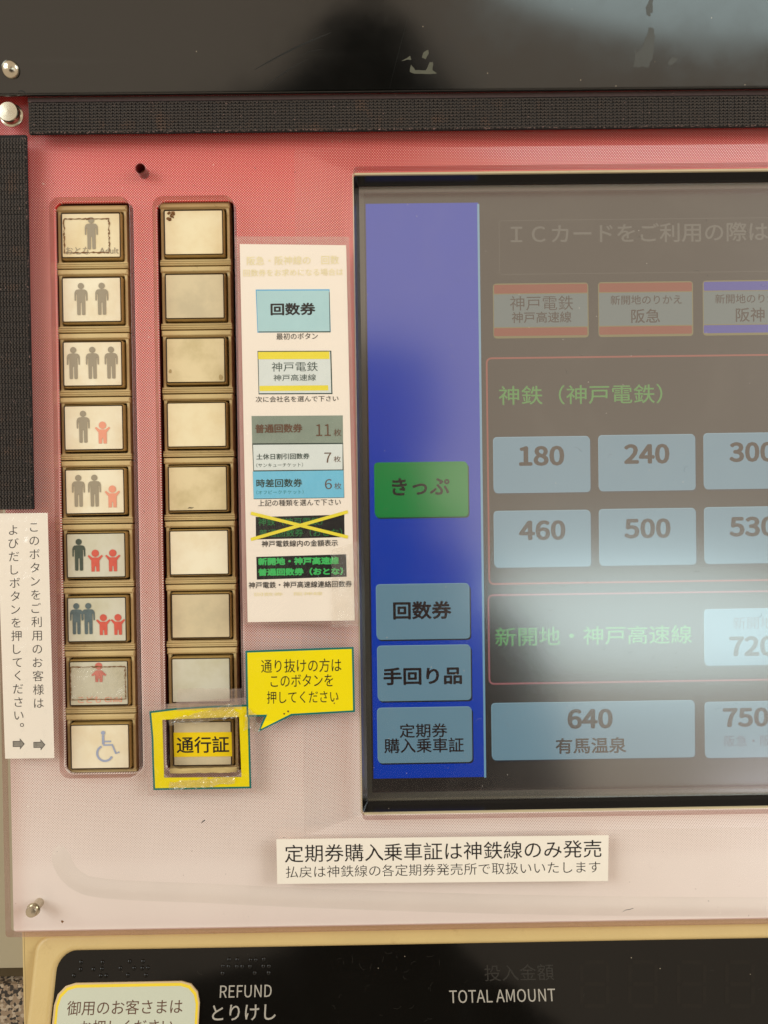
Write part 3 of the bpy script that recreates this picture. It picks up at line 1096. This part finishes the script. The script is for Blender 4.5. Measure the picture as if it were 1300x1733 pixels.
for pts, ox in ((br1, 0), (br2, 300)):
    ps = []
    for x, y in pts:
        a, b = LOW.hit(ox + x / 3.904, 1400 + y / 3.904, -0.5)
        ps.append(lathe([(0.75, -0.72), (0.68, -0.5), (0.45, -0.32), (0.15, -0.25)], a, b, 14))
    o = mk('braille_dots', *join(*ps), MAT['blackpanel'], LOW, panel, smooth=True)
    o['kind'] = 'stuff'

# unlit digit segments behind the dark panel
ps = []
for j in range(4):
    xd = 985 + j * 82
    def sg(x0_, y0_, x1_, y1_):
        return ribbon([LOW.hit(x0_, y0_, PC), LOW.hit(x1_, y1_, PC)], 1.3, PC)
    for (ya_, yb_) in ((1632, 1662), (1668, 1698)):
        ps.append(sg(xd, ya_, xd, yb_))
        ps.append(sg(xd + 44, ya_, xd + 44, yb_))
    for yy in (1628, 1665, 1702):
        ps.append(sg(xd + 5, yy, xd + 39, yy))
mk('unlit_digits', *join(*ps), black_gloss('unlit_segment', (19, 16, 12), 0.07, f0=0.36), LOW, panel)['kind'] = 'stuff'

# fine scratches on the console
ps = []
for j in range(34):
    px, py = 560 + random.random() * 200, 1610 + random.random() * 120
    if random.random() < 0.3:
        px = 100 + random.random() * 1200
    a, b = LOW.hit(px, py, PC)
    t = random.random() * 6.28
    L = 0.25 + random.random() * 0.7
    cv = (random.random() - 0.5) * 0.8
    ps.append(ribbon([(a + L * i * math.cos(t + cv * i), b + L * i * math.sin(t + cv * i)) for i in range(4)], 0.03, PC + 0.002 * (j % 7)))
o = mk('console_scratches', *join(*ps), solid('hairline_scratch', (64, 58, 48), 0.6), LOW, panel)
o['kind'] = 'stuff'

# ================================================================== BLACK HOOD PANEL
hood = empty('black_hood_panel', TOP.world(-120, 0, 0))
tag(hood, 'glossy black tilted hood panel with glue marks above the dark fabric strip', 'panel')
hb = TOP.hit(650, 157, 0)[1]
hl = -190
shade(P('panel_sheet', [rr(hl, hb, RIGHT, hb + 52, 0.5)], -4, 0, MAT['hoodpanel'], TOP, hood, bevel=1.0, bres=3), 60)
x, y = TOP.hit(14, 117, 1.6)
s_ = shade(mk('panel_screw', *lathe([(2.75, -0.2), (2.75, 0.7), (2.3, 1.1), (1.5, 1.6), (0.5, 1.9), (0.05, 1.95)], x, y, 40), MAT['metal'], TOP, hood), 50)


def blob(surf, pts, c, mat, name, parent, jit=0.0):
    lp = [surf.hit(x, y, c) for x, y in pts]
    out = []
    m = len(lp)
    for i in range(m):
        p, q = Vector(lp[i]), Vector(lp[(i + 1) % m])
        for k in range(3):
            r_ = p.lerp(q, k / 3)
            out.append((r_.x + (random.random() - 0.5) * jit, r_.y + (random.random() - 0.5) * jit))
    return P(name, [out], c - 0.03, c, mat, surf, parent)


blob(TOP, [(694, 122), (697, 109), (704, 118), (722, 119), (729, 105), (734, 105), (733, 119), (741, 124), (730, 126), (706, 125)], 0.05, MAT['residue_light'], 'glue_residue', hood, 0.25)
blob(TOP, [(715, 97), (718, 88), (726, 84), (727, 90), (721, 100)], 0.05, MAT['residue_light'], 'glue_residue', hood, 0.2)
blob(TOP, [(680, 103), (690, 98), (695, 94), (697, 101), (690, 101)], 0.05, MAT['residue_light'], 'glue_residue', hood, 0.15)
blob(TOP, [(1073, 114), (1075, 88), (1074, 74), (1078, 90), (1088, 80), (1095, 60), (1098, 48), (1108, 48), (1109, 70), (1104, 100), (1098, 115), (1084, 113)], 0.05, MAT['residue_dark'], 'glue_residue', hood, 0.5)
blob(TOP, [(1096, 25), (1093, 12), (1099, 0), (1107, -6), (1106, 6), (1104, 22), (1100, 27)], 0.05, MAT['residue_dark'], 'glue_residue', hood, 0.5)
blob(TOP, [(1130, 107), (1138, 97), (1148, 99), (1144, 106), (1136, 111)], 0.05, MAT['residue_dark'], 'glue_residue', hood, 0.3)
ps = []
for (xa, ya, xb, yb, wd_) in ((430, 118, 560, 55, 0.5), (445, 150, 520, 100, 0.25), (660, 150, 700, 0, 0.06), (30, 155, 45, 160, 0.5), (505, 96, 548, 84, 0.12)):
    p0, p1 = Vector(TOP.hit(xa, ya, 0.04)), Vector(TOP.hit(xb, yb, 0.04))
    pts = [tuple(p0.lerp(p1, t / 8) + Vector((0, 0.6 * math.sin(t / 8 * 3.1)))) for t in range(9)]
    mk('scuff_mark', *ribbon(pts, lambda i, w_=wd_: w_ * math.sin(0.3 + 2.6 * i / 8), 0.04), MAT['scuff'], TOP, hood)

# ================================================================== HOOK AND LOOP STRIPS
def knit(name, a0, b0, a1, b1, c, vertical, label):
    root = empty(name, FACE.world((a0 + a1) / 2, (b0 + b1) / 2, c))
    tag(root, label, 'fabric strip', 'black hook and loop strips round the red panel')
    P('backing', [rr(a0, b0, a1, b1, 0.4)], c, c + 1.1, MAT['knitbase'], parent=root, bevel=0.2)
    V, F = [], []
    U, Wd = (a1 - a0, b1 - b0) if not vertical else (b1 - b0, a1 - a0)
    pu, pw = 1.28, 1.02
    nu, nw = int(U / pu), int((Wd - (1.6 if not vertical else 0.1)) / pw)
    m0 = 0.1 if not vertical else (Wd - nw * pw) / 2
    def put(u, w_, z):
        return (a0 + u, b0 + w_, z) if not vertical else (a0 + w_, b0 + u, z)
    for i in range(nu):
        rib = 0.10 if i % 4 else -0.25
        for j in range(nw):
            for sgn in (-1, 1):
                u0 = (i + 0.5) * pu + sgn * 0.25 + (random.random() - 0.5) * 0.12
                w_ = m0 + (j + 0.5) * pw + (random.random() - 0.5) * 0.12
                t = sgn * 0.62 + (random.random() - 0.5) * 0.3
                du, dw = math.sin(t), math.cos(t)
                L, wd = 0.58, 0.23
                z = c + 1.1 + rib * 0.6
                k = len(V)
                for (s_, q_, h_) in ((-1, 0, 0.0), (-0.45, 1, 0.22), (-0.45, -1, 0.22), (0.5, 1, 0.30), (0.5, -1, 0.30), (1, 0, 0.12), (0, 0, 0.52)):
                    V.append(put(u0 + du * L * s_ - dw * wd * q_, w_ + dw * L * s_ + du * wd * q_, z + h_ + (random.random() - 0.5) * 0.06))
                F += [(k, k + 1, k + 6), (k, k + 6, k + 2), (k + 1, k + 3, k + 6), (k + 2, k + 6, k + 4), (k + 3, k + 5, k + 6), (k + 4, k + 6, k + 5)]
    o = mk('knit_stitches', V, F, MAT['knit'], parent=root, smooth=True)
    o['kind'] = 'stuff'
    if not vertical:
        mk('selvedge', *join(box(a0, b1 - 1.5, c + 1.0, a1, b1 - 0.02, c + 1.45)), MAT['selvedge'], parent=root)
    ps = []
    for j in range(520 if not vertical else 160):
        u = random.random() * U
        w_ = random.random() * 0.25 - 0.1 if random.random() < 0.85 else random.random() * Wd
        if vertical:
            w_ = Wd if random.random() < 0.6 else random.random() * Wd
        t = random.random() * 6.28
        L = 0.08 + 0.16 * random.random()
        pts = []
        for i in range(4):
            q_ = put(u + L * i * math.cos(t + i * 0.4), w_ + L * i * math.sin(t + i * 0.4) * 0.6, 0)
            pts.append(q_[:2])
        ps.append(ribbon(pts, 0.05, c + 1.75 + 0.01 * (j % 9)))
    o = mk('lint', *join(*ps), MAT['lint'], parent=root)
    o['kind'] = 'stuff'
    return root


ta, tb = FACE.hit(47, 166, 5.6)
_, tb0 = FACE.hit(47, 227, 5.6)
knit('hook_and_loop_strip', ta, tb0, RIGHT - 4, tb, 4.5, False, 'long horizontal black knitted fabric strip along the top of the red panel')
_, lb1 = FACE.hit(20, 228, 5.6)
la1, lb0 = FACE.hit(50, 862, 5.6)
la1 = FACE.hit(49, 500, 5.6)[0]
knit('hook_and_loop_strip', la1 - 13.0, lb0, la1, lb1, 4.5, True, 'short vertical black knitted fabric strip down the left edge above the white notice')

# ================================================================== STICKERS
AC = 4.5


def sticker(name, loops_px, c0, thick, mat, label, cat, surf=FACE, parent=None, r=0):
    lps = [quad(surf, l, c0 + thick) if isinstance(l[0], (tuple, list)) else l for l in loops_px]
    o = P(name, lps, c0, c0 + thick, mat, surf, parent)
    if label:
        tag(o, label, cat)
    return o


# --- laminated instruction sheet
sheet = empty('instruction_sheet', on_face(500, 1050, 5))
tag(sheet, 'tall laminated white instruction sheet with blue and green printed boxes beside the screen', 'instruction sheet')
SA = AC + 0.45
film_q = [(397.5, 400), (590, 400.5), (606, 1057), (411, 1056)]
sticker('film', [film_q], AC + 0.03, 0.12, MAT['laminate'], None, None, parent=sheet)
sticker('paper', [[(405, 413), (585, 415), (599.5, 1050), (418.5, 1053)]], AC + 0.16, 0.16, MAT['paper'], None, None, parent=sheet)
TC = AC + 0.34


def SB(name, pts, mat, k=0):
    c = TC + 0.03 * k
    return P(name, [quad(FACE, pts, c)], c, c, MAT[mat], parent=sheet)


def TT(s, x0, y0, x1, y1, mat, bold=0.0, k=3, shear=0.0, sp=1.0):
    return T('printed_words', s, FACE, x0, y0, x1, y1, TC + 0.03 * k, MAT[mat], sheet, bold, sp, shear)


TT('阪急・阪神線の　回数', 417, 434, 573, 449, 'paleyellow', 0.0)
TT('回数券をお求めになる場合は', 411, 456, 580, 468, 'paleyellow', 0.0)
SB('printed_box', [(432, 490), (557, 489.5), (559, 562), (435, 563)], 'blueedge', 0)
SB('box_shadow', [(435, 493), (557, 494), (558.5, 562.5), (437, 562.5)], 'darkgreen_ink', 1)
SB('printed_box', [(433.5, 492), (556, 491.5), (557.3, 560.5), (436, 561)], 'skyblue', 2)
TT('回数券', 457, 513, 533, 534, 'ink', 0.03)
TT('最初のボタン', 467, 564, 537, 575, 'ink', 0.0)
SB('box_shadow', [(435, 594), (560, 593.5), (562, 667), (437, 667.5)], 'darkgreen_ink', 0)
SB('printed_box', [(436.5, 595.5), (558, 595), (560, 665), (438, 665.5)], 'whiteblue', 1)
SB('printed_band', [(436, 595.5), (556.5, 595), (557, 607.5), (436.2, 608)], 'strongyellow', 2)
SB('printed_band', [(438.5, 653), (554.5, 652), (555, 660.8), (438.8, 661.8)], 'strongyellow', 2)
TT('神戸電鉄', 459, 613, 537, 629, 'darkgreen_ink', -0.004)
TT('神戸高速線', 462, 634, 534, 645, 'darkgreen_ink', 0.0)
TT('次に会社名を選んで下さい', 432, 671, 572, 681, 'ink', 0.0)
SB('printed_box', [(425, 704), (579.5, 703), (580, 750), (426, 751.5)], 'greygreen', 0)
SB('box_shadow', [(426, 750.5), (580, 749.5), (581, 796), (428, 798)], 'darkgreen_ink', 0)
SB('printed_box', [(427.5, 752.8), (579, 751.5), (579, 794.5), (429, 796)], 'whiteblue', 1)
SB('box_shadow', [(427, 798), (581, 796), (582, 842.5), (428.5, 844.8)], 'darkgreen_ink', 1)
SB('printed_box', [(427.2, 798), (580.6, 796), (581.3, 841.8), (428.6, 843.8)], 'skyblue2', 2)
TT('普通回数券', 431, 718, 511, 733, 'brown_ink', 0.03)
TT('11', 534, 718, 559, 738, 'brown_ink', 0.0)
TT('枚', 564, 726, 577, 738, 'brown_ink', 0.0)
TT('土休日割引回数券', 433, 768, 523, 778, 'darkgreen_ink', 0.01)
TT('（サンキューチケット）', 433, 784, 512, 791, 'darkgreen_ink', -0.004)
TT('7', 548, 766, 560, 783, 'brown_ink', 0.0)
TT('枚', 564, 772, 576, 782, 'brown_ink', 0.0)
TT('時差回数券', 433, 811, 511, 825, 'darkgreen_ink', 0.02)
TT('（オフピークチケット）', 433, 830, 513, 837, 'teal', -0.004)
TT('6', 549, 811, 561, 828, 'brown_ink', 0.0)
TT('枚', 565, 817, 577, 828, 'brown_ink', 0.0)
TT('上記の種類を選んで下さい', 436, 846, 576, 857, 'ink', 0.0)
SB('printed_box', [(432, 875), (582, 871), (582.5, 909), (432.5, 913)], 'screenblack', 0)
TT('神鉄（神戸電鉄）', 436, 877, 545, 890, 'green_ink2', 0.0)
TT('普通回数券（おとな）', 438, 896, 578, 909, 'green_ink2', 0.0)
a0, b0 = FACE.hit(424, 913, TC); a1, b1 = FACE.hit(588, 866, TC); a2, b2 = FACE.hit(424, 868.5, TC); a3, b3 = FACE.hit(588, 909, TC)
mk('crossing_out', *join(ribbon([(a0, b0), (a1, b1)], 1.1, TC + 0.11), ribbon([(a2, b2), (a3, b3)], 1.1, TC + 0.13)), MAT['strongyellow'], parent=sheet)
TT('神戸電鉄線内の金額表示', 442, 915, 571, 926, 'ink', 0.006)
SB('printed_box', [(433, 942.5), (585, 938), (586, 976), (434, 981)], 'screenblack', 0)
TT('新開地・神戸高速線', 436, 944, 573, 957, 'green_ink', 0.05)
TT('普通回数券（おとな）', 436, 962, 580, 975, 'green_ink', 0.05)
TT('神戸電鉄・神戸高速線連絡回数券', 420, 985, 595, 996, 'ink', 0.006)
TT('回数券　阪神線', 430, 1003, 545, 1009, 'paleyellow', 0.0)


def wavy(surf, pts, c, mat, name, parent, nx=26, ny=26, amp=0.15, fr=0.25, seed=0, edge=0.0):
    """a thin film with real creases; pts = TL,TR,BR,BL pixels"""
    q = [Vector(surf.hit(x, y, c)) for x, y in pts]
    V = []
    for j in range(ny + 1):
        for i in range(nx + 1):
            s, t = i / nx, j / ny
            p = q[0].lerp(q[1], s).lerp(q[3].lerp(q[2], s), t)
            h = noise.noise(Vector((p.x * fr + seed, p.y * fr, seed))) + 0.5 * noise.noise(Vector((p.x * fr * 2.7, p.y * fr * 2.7, seed + 5)))
            e = edge * noise.noise(Vector((p.x * 0.5, p.y * 0.5, seed + 9))) if (i in (0, nx) or j in (0, ny)) else 0
            V.append((p.x + e, p.y + e, c + amp * abs(h)))
    F = [(j * (nx + 1) + i, j * (nx + 1) + i + 1, (j + 1) * (nx + 1) + i + 1, (j + 1) * (nx + 1) + i) for j in range(ny) for i in range(nx)]
    return mk(name, V, F, mat, surf, parent, smooth=True)


wavy(FACE, film_q, TC + 0.2, MAT['laminate_over'], 'cover_film', sheet, 20, 60, 0.25, 0.05, 2)
# tape strip holding its lower right side
tp = wavy(FACE, [(560, 930), (607, 915), (608, 1060), (561, 1062)], TC + 0.55, MAT['tape'], 'clear_tape', None, 14, 30, 0.3, 0.12, 8, 0.4)
tag(tp, 'strip of clear tape over the lower right corner of the laminated instruction sheet', 'tape')

# --- yellow speech bubble
bub = [(414.6, 1101.5), (597.7, 1095), (600, 1205), (493, 1211), (435.5, 1239), (447, 1212.5), (416.8, 1213)]
bubble = empty('speech_bubble_notice', on_face(505, 1205, 5))
tag(bubble, 'yellow speech bubble notice with teal outline, right of the lowest blank buttons', 'notice')
BC = AC + 0.30
ol = quad(FACE, bub, BC)
P('border', [ol], BC - 0.25, BC, MAT['teal'], parent=bubble)
P('card', [inset(ol, 0.62)], BC - 0.2, BC + 0.05, MAT['yellow'], parent=bubble)
for s, x0_, y0_, x1_, y1_ in (('通り抜けの方は', 441, 1116, 577, 1139), ('このボタンを', 457, 1142, 563, 1163), ('押してください', 451, 1170, 572, 1191)):
    T('printed_words', s, FACE, x0_, y0_, x1_, y1_, BC + 0.08, MAT['ink'], bubble, 0.0)
wavy(FACE, [(408, 1096), (604, 1087), (606, 1211), (410, 1222)], BC + 0.12, MAT['laminate_over'], 'cover_film', bubble, 30, 20, 0.25, 0.07, 4, 0.2)
ps = []
for x_, y_, s_ in ((487, 1204, 0.5), (480, 1208, 0.4), (569, 1183, 0.45), (565, 1190, 0.35)):
    a, b = FACE.hit(x_, y_, BC + 0.1)
    ps.append(plate([[(a + s_ * (0.5 + 0.5 * random.random()) * math.cos(t), b + s_ * (0.5 + 0.6 * random.random()) * math.sin(t)) for t in range(6)]], BC + 0.1, BC + 0.1))
mk('brown_scuff', *join(*ps), MAT['rust'], parent=bubble)

# --- yellow square frame round the lowest right button
yf = empty('yellow_frame_sticker', on_face(340, 1334, 5))
tag(yf, 'square yellow frame sticker with teal outline round the lowest right button', 'sticker')
YC = AC + 0.2
outer = quad(FACE, [(252, 1204), (300, 1198), (360, 1194.5), (421, 1192.5), (424.5, 1334), (340, 1335.5), (259, 1337), (257, 1290), (256, 1250)], YC)
hole = quad(FACE, [(274, 1218), (404, 1213), (408, 1315), (277, 1316)], YC)
P('border', [outer, hole], YC - 0.2, YC, MAT['teal'], parent=yf)
P('card', [inset(outer, 0.62), inset(hole, 0.0)], YC - 0.1, YC + 0.06, MAT['yellow'], parent=yf)
fo = quad(FACE, [(244, 1196), (330, 1186), (428, 1180), (434, 1341), (250, 1346)], YC + 0.1)
fi = quad(FACE, [(285, 1221), (397, 1217), (400, 1312), (287, 1314)], YC + 0.1)
P('film', [fo, outer], YC - 0.1, YC + 0.02, MAT['laminate'], parent=yf)
P('cover_film', [outer, fi], YC + 0.09, YC + 0.12, MAT['laminate_over'], parent=yf)

# --- small yellow label on that button
PL_C = CF + 0.12
pq = [(293, 1240), (391, 1239), (392, 1280), (294, 1281)]
pas = empty('button_label', on_face(342, 1280, PL_C))
tag(pas, 'small deep yellow label with three black characters on the lowest right button', 'label')
P('tape_label', [quad(FACE, pq, PL_C + 0.1)], PL_C - 0.1, PL_C + 0.1, MAT['yellow2'], parent=pas)
T('printed_words', '通行証', FACE, 298, 1247, 387, 1275, PL_C + 0.13, MAT['ink'], pas, 0.012)

# --- crumpled clear film pieces
def crumple(pts, c, label, seed, amp, nx=30, ny=12):
    o = wavy(FACE, pts, c, MAT['crumple'], 'crumpled_film', None, nx, ny, amp, 0.55, seed, 1.0)
    tag(o, label, 'clear film', 'crumpled clear films round the yellow square frame')
    return o


crumple([(284, 1219), (392, 1190), (402, 1214), (286, 1228)], YC + 0.3, 'crumpled clear film ridge across the top of the yellow square frame', 3, 1.0)
crumple([(284, 1323), (396, 1313), (397, 1325), (290, 1337)], YC + 0.3, 'torn brownish clear film along the bottom inside edge of the yellow square frame', 12, 1.0)
crumple([(418, 1196), (430, 1206), (441, 1237), (413, 1234)], BC + 0.4, 'small folded flap of clear film at the tip of the speech bubble', 21, 0.9, 12, 12)
hz = wavy(FACE, [(300, 1165), (408, 1165), (409, 1200), (298, 1203)], YC + 0.15, MAT['laminate'], 'clear_tape', None, 24, 10, 0.5, 0.2, 33, 0.5)
tag(hz, 'clear tape strip bridging the second lowest right button above the yellow square frame', 'tape')
bar_w = wavy(FACE, [(286, 1301), (400, 1298), (400, 1307), (287, 1309)], 2.5, MAT['cream'], 'packing_strip', None, 24, 6, 0.5, 0.5, 2, 0.3)
tag(bar_w, 'dirty cream strip wedged under the lowest right button', 'strip')

# --- vertical white notice at left
vn = empty('vertical_notice', on_face(50, 1283, 5))
tag(vn, 'tall narrow white notice with two columns of black writing and arrows at the left edge', 'notice')
VC = AC + 0.25
P('card', [quad(FACE, [(-6, 869), (79.5, 868), (91, 1283), (8, 1284)], VC)], VC - 0.22, VC, MAT['whitecard'], parent=vn)


def column(s, xa, ya, xb, yb, size, c, bold=-0.005):
    """upright characters set one under another from (xa,ya) to (xb,yb) = centres of first and last"""
    parts = []
    m = len(s)
    for i, ch in enumerate(s):
        t = i / (m - 1)
        a, b = FACE.hit(xa + (xb - xa) * t, ya + (yb - ya) * t, c)
        if ch == '。':
            parts.append(ribbon([(a + 0.9 + 0.55 * math.cos(k * 0.5236), b + 1.2 + 0.55 * math.sin(k * 0.5236)) for k in range(12)], 0.22, c, True))
            continue
        v, f = text_mesh(ch, bold)
        X0, X1 = min(p[0] for p in v), max(p[0] for p in v)
        Y0, Y1 = min(p[1] for p in v), max(p[1] for p in v)
        k = size * 0.2
        cy = 0.37
        parts.append(([(a + (p[0] - (X0 + X1) / 2) * k, b + (p[1] - cy) * k, c) for p in v], f))
    return join(*parts)


mk('printed_words', *column('このボタンをご利用のお客様は', 56.5, 892, 65, 1190, 19.5, VC + 0.04), MAT['ink'], parent=vn)
mk('printed_words', *column('よびだしボタンを押してください。', 21.5, 897, 32, 1233, 19.5, VC + 0.04), MAT['ink'], parent=vn)
for ax_, ay_ in ((31, 1259), (66, 1260.5)):
    a, b = FACE.hit(ax_, ay_, VC)
    k = 0.2
    arrow = [(-10, 5), (2, 5), (2, 9.5), (10, 0), (2, -9.5), (2, -5), (-10, -5)]
    lp = [(a + x * k, b + y * k) for x, y in arrow]
    P('printed_arrow', [lp], VC + 0.03, VC + 0.03, MAT['ink'], parent=vn)
    P('arrow_fill', [inset(lp, 0.2)], VC + 0.06, VC + 0.06, MAT['stipple'], parent=vn)
wavy(FACE, [(-6, 869), (79.5, 868), (91, 1283), (8, 1284)], VC + 0.1, MAT['laminate_over'], 'cover_film', vn, 20, 90, 0.55, 0.30, 14)

# --- wide white notice under the screen
hn = empty('wide_notice', on_face(750, 1493, 5))
tag(hn, 'wide white notice with two lines of black writing under the screen', 'notice')
P('card', [quad(FACE, [(467, 1420.5), (1031, 1413.5), (1030, 1491), (468.5, 1496)], VC)], VC - 0.22, VC, MAT['whitecard'], parent=hn)
T('printed_words', '定期券購入乗車証は神鉄線のみ発売', FACE, 481, 1430, 1019, 1460, VC + 0.04, MAT['ink'], hn, 0.0)
T('printed_words', '払戻は神鉄線の各定期券発売所で取扱いいたします', FACE, 483, 1466, 1017, 1486, VC + 0.04, MAT['ink'], hn, -0.008)

# --- rounded card on the console
cardo = empty('rounded_card', LOW.world(-85, -45, 0))
tag(cardo, 'pale green rounded card with yellow outline and brown writing on the black console', 'card')
q = LOW.rect(88, 1666, 335, 1790, 0.6)
q = (LOW.hit(88, 1720, 0.6)[0], q[1], LOW.hit(335, 1720, 0.6)[0], LOW.hit(200, 1663, 0.6)[1])
def cham(q, r, n=3):
    return rr(q[0], q[1], q[2], q[3], r, n)
P('card_back', [cham(q, 6.5)], -0.6, 0.2, solid('worn_card_edge', (214, 186, 140), 0.5), LOW, cardo)
P('card_border', [cham((q[0] + 0.7, q[1] + 0.7, q[2] - 0.4, q[3] - 0.5), 6.2)], 0.2, 0.24, solid('yellow_card_line', (244, 212, 50), 0.4), LOW, cardo)
P('card_face', [cham((q[0] + 1.5, q[1] + 1.5, q[2] - 1.2, q[3] - 1.4), 5.6)], 0.24, 0.28, MAT['cardgreen'], LOW, cardo)
T('printed_words', '御用のお客さまは', LOW, 114, 1694, 308, 1719, 0.32, MAT['inkbrown'], cardo, 0.0)
T('printed_words', 'お押しください', LOW, 136, 1727, 292, 1751, 0.32, MAT['inkbrown'], cardo, 0.0)

# ================================================================== SETTING AT THE LEFT
def bgbox(name, x0, y0, x1, y1, c0, c1, mat):
    a0, b1 = FACE.hit(x0, y0, c1)
    a1, b0 = FACE.hit(x1, y1, c1)
    return tag(mk(name, *box(a0, b0, c0, a1, b1, c1), mat), kind='structure')


bgbox('wall_sheet', -600, -200, 120, 1636, -96, -30, MAT['trim'])
bgbox('wall_ledge', -600, 1637, 120, 1676, -96, -33, MAT['bar'])
bgbox('granite_wall', -600, 1677, 120, 2300, -96, -28, MAT['granite'])

# ================================================================== THE PHOTOGRAPHER (seen mirrored in the glass)
def skinned(name, pts, edges, mat, parent, root=0, sub=1):
    me = bpy.data.meshes.new(name)
    me.from_pydata([p[0] for p in pts], edges, [])
    o = bpy.data.objects.new(name, me)
    col.objects.link(o)
    md = o.modifiers.new('skin', 'SKIN')
    for i, p in enumerate(pts):
        r = p[1] if isinstance(p[1], tuple) else (p[1], p[1])
        me.skin_vertices[0].data[i].radius = r
        me.skin_vertices[0].data[i].use_root = (i == root)
    sb = o.modifiers.new('sub', 'SUBSURF')
    sb.levels = sb.render_levels = sub
    dg = bpy.context.evaluated_depsgraph_get()
    m2 = bpy.data.meshes.new_from_object(o.evaluated_get(dg))
    bpy.data.objects.remove(o)
    m2.materials.clear()
    m2.materials.append(mat)
    m2.polygons.foreach_set('use_smooth', [True] * len(m2.polygons))
    o = bpy.data.objects.new(name, m2)
    col.objects.link(o)
    if parent:
        o.parent = parent
        o.location = -WL[parent]
    return o


PX, PY = -0.008, -0.60       # the head stands here
person = empty('person', (PX, PY, -0.9))
tag(person, 'person in a dark jacket holding up a phone, mirrored dark in the screen glass', 'person')
body = [((PX, PY - 0.02, -0.55), (0.17, 0.12)), ((PX, PY - 0.02, -0.35), (0.18, 0.12)), ((PX, PY - 0.01, -0.17), (0.175, 0.11)), ((PX, PY, -0.07), (0.075, 0.075)), ((PX, PY + 0.01, 0.0), (0.062, 0.062)),
        ((PX - 0.19, PY, -0.15), 0.065), ((PX - 0.24, PY + 0.1, -0.36), 0.052), ((PX - 0.13, PY + 0.20, -0.27), 0.040), ((PX - 0.06, PY + 0.26, -0.13), 0.028),
        ((PX + 0.15, PY, -0.18), 0.055), ((PX + 0.19, PY + 0.06, -0.38), 0.048), ((PX + 0.15, PY + 0.20, -0.27), 0.040), ((PX + 0.075, PY + 0.26, -0.13), 0.028)]
skinned('jacket', body, [(0, 1), (1, 2), (2, 3), (3, 4), (2, 5), (5, 6), (6, 7), (7, 8), (2, 9), (9, 10), (10, 11), (11, 12)], MAT['cloth'], person, 0, 2)
head = [((PX, PY + 0.01, 0.02), 0.055), ((PX, PY + 0.01, 0.08), (0.078, 0.09)), ((PX, PY + 0.0, 0.14), (0.078, 0.092)), ((PX, PY + 0.105, 0.075), 0.014), ((PX - 0.083, PY, 0.08), 0.014), ((PX + 0.083, PY, 0.08), 0.014)]
skinned('head', head, [(0, 1), (1, 2), (1, 3), (1, 4), (1, 5)], MAT['skin'], person, 0, 2)
hair = [((PX, PY - 0.045, 0.06), (0.086, 0.075)), ((PX, PY - 0.03, 0.13), (0.096, 0.09)), ((PX, PY + 0.03, 0.165), (0.086, 0.05))]
skinned('hair', hair, [(0, 1), (1, 2)], MAT['hair'], person, 0, 2)
for sg in (-1, 1):
    bx, by, bz = PX + sg * 0.058 + 0.008, -0.33, -0.095
    skinned('hand', [((bx, by, bz), (0.022, 0.016)), ((bx - sg * 0.004, by + 0.03, bz + 0.035), (0.034, 0.014)), ((bx - sg * 0.008, by + 0.045, bz + 0.06), (0.032, 0.013))],
            [(0, 1), (1, 2)], MAT['skin'], person, 0, 2)
    for q_ in range(4):
        z = bz + 0.015 + q_ * 0.02
        r = 0.0085 - 0.0006 * abs(q_ - 2)
        skinned('finger', [((bx, by + 0.035, z), r), ((bx - sg * 0.0, by + 0.058, z + 0.006), r), ((bx - sg * 0.018, by + 0.064, z + 0.008), r * 0.9), ((bx - sg * 0.030 , by + 0.060, z + 0.008), r * 0.8)],
                [(0, 1), (1, 2), (2, 3)], MAT['skin'], person, 0, 1)
v, f = box(-0.0375, -0.284, -0.135, 0.0375, -0.2755, 0.024)
ph = mk('mobile_phone', v, f, MAT['phone'], None)
bm = bmesh.new(); bm.from_mesh(ph.data)
bmesh.ops.bevel(bm, geom=bm.edges[:], offset=0.003, segments=3, affect='EDGES')
bm.to_mesh(ph.data); bm.free()
tag(ph, 'black phone held upright in the hands of the mirrored person', 'phone')
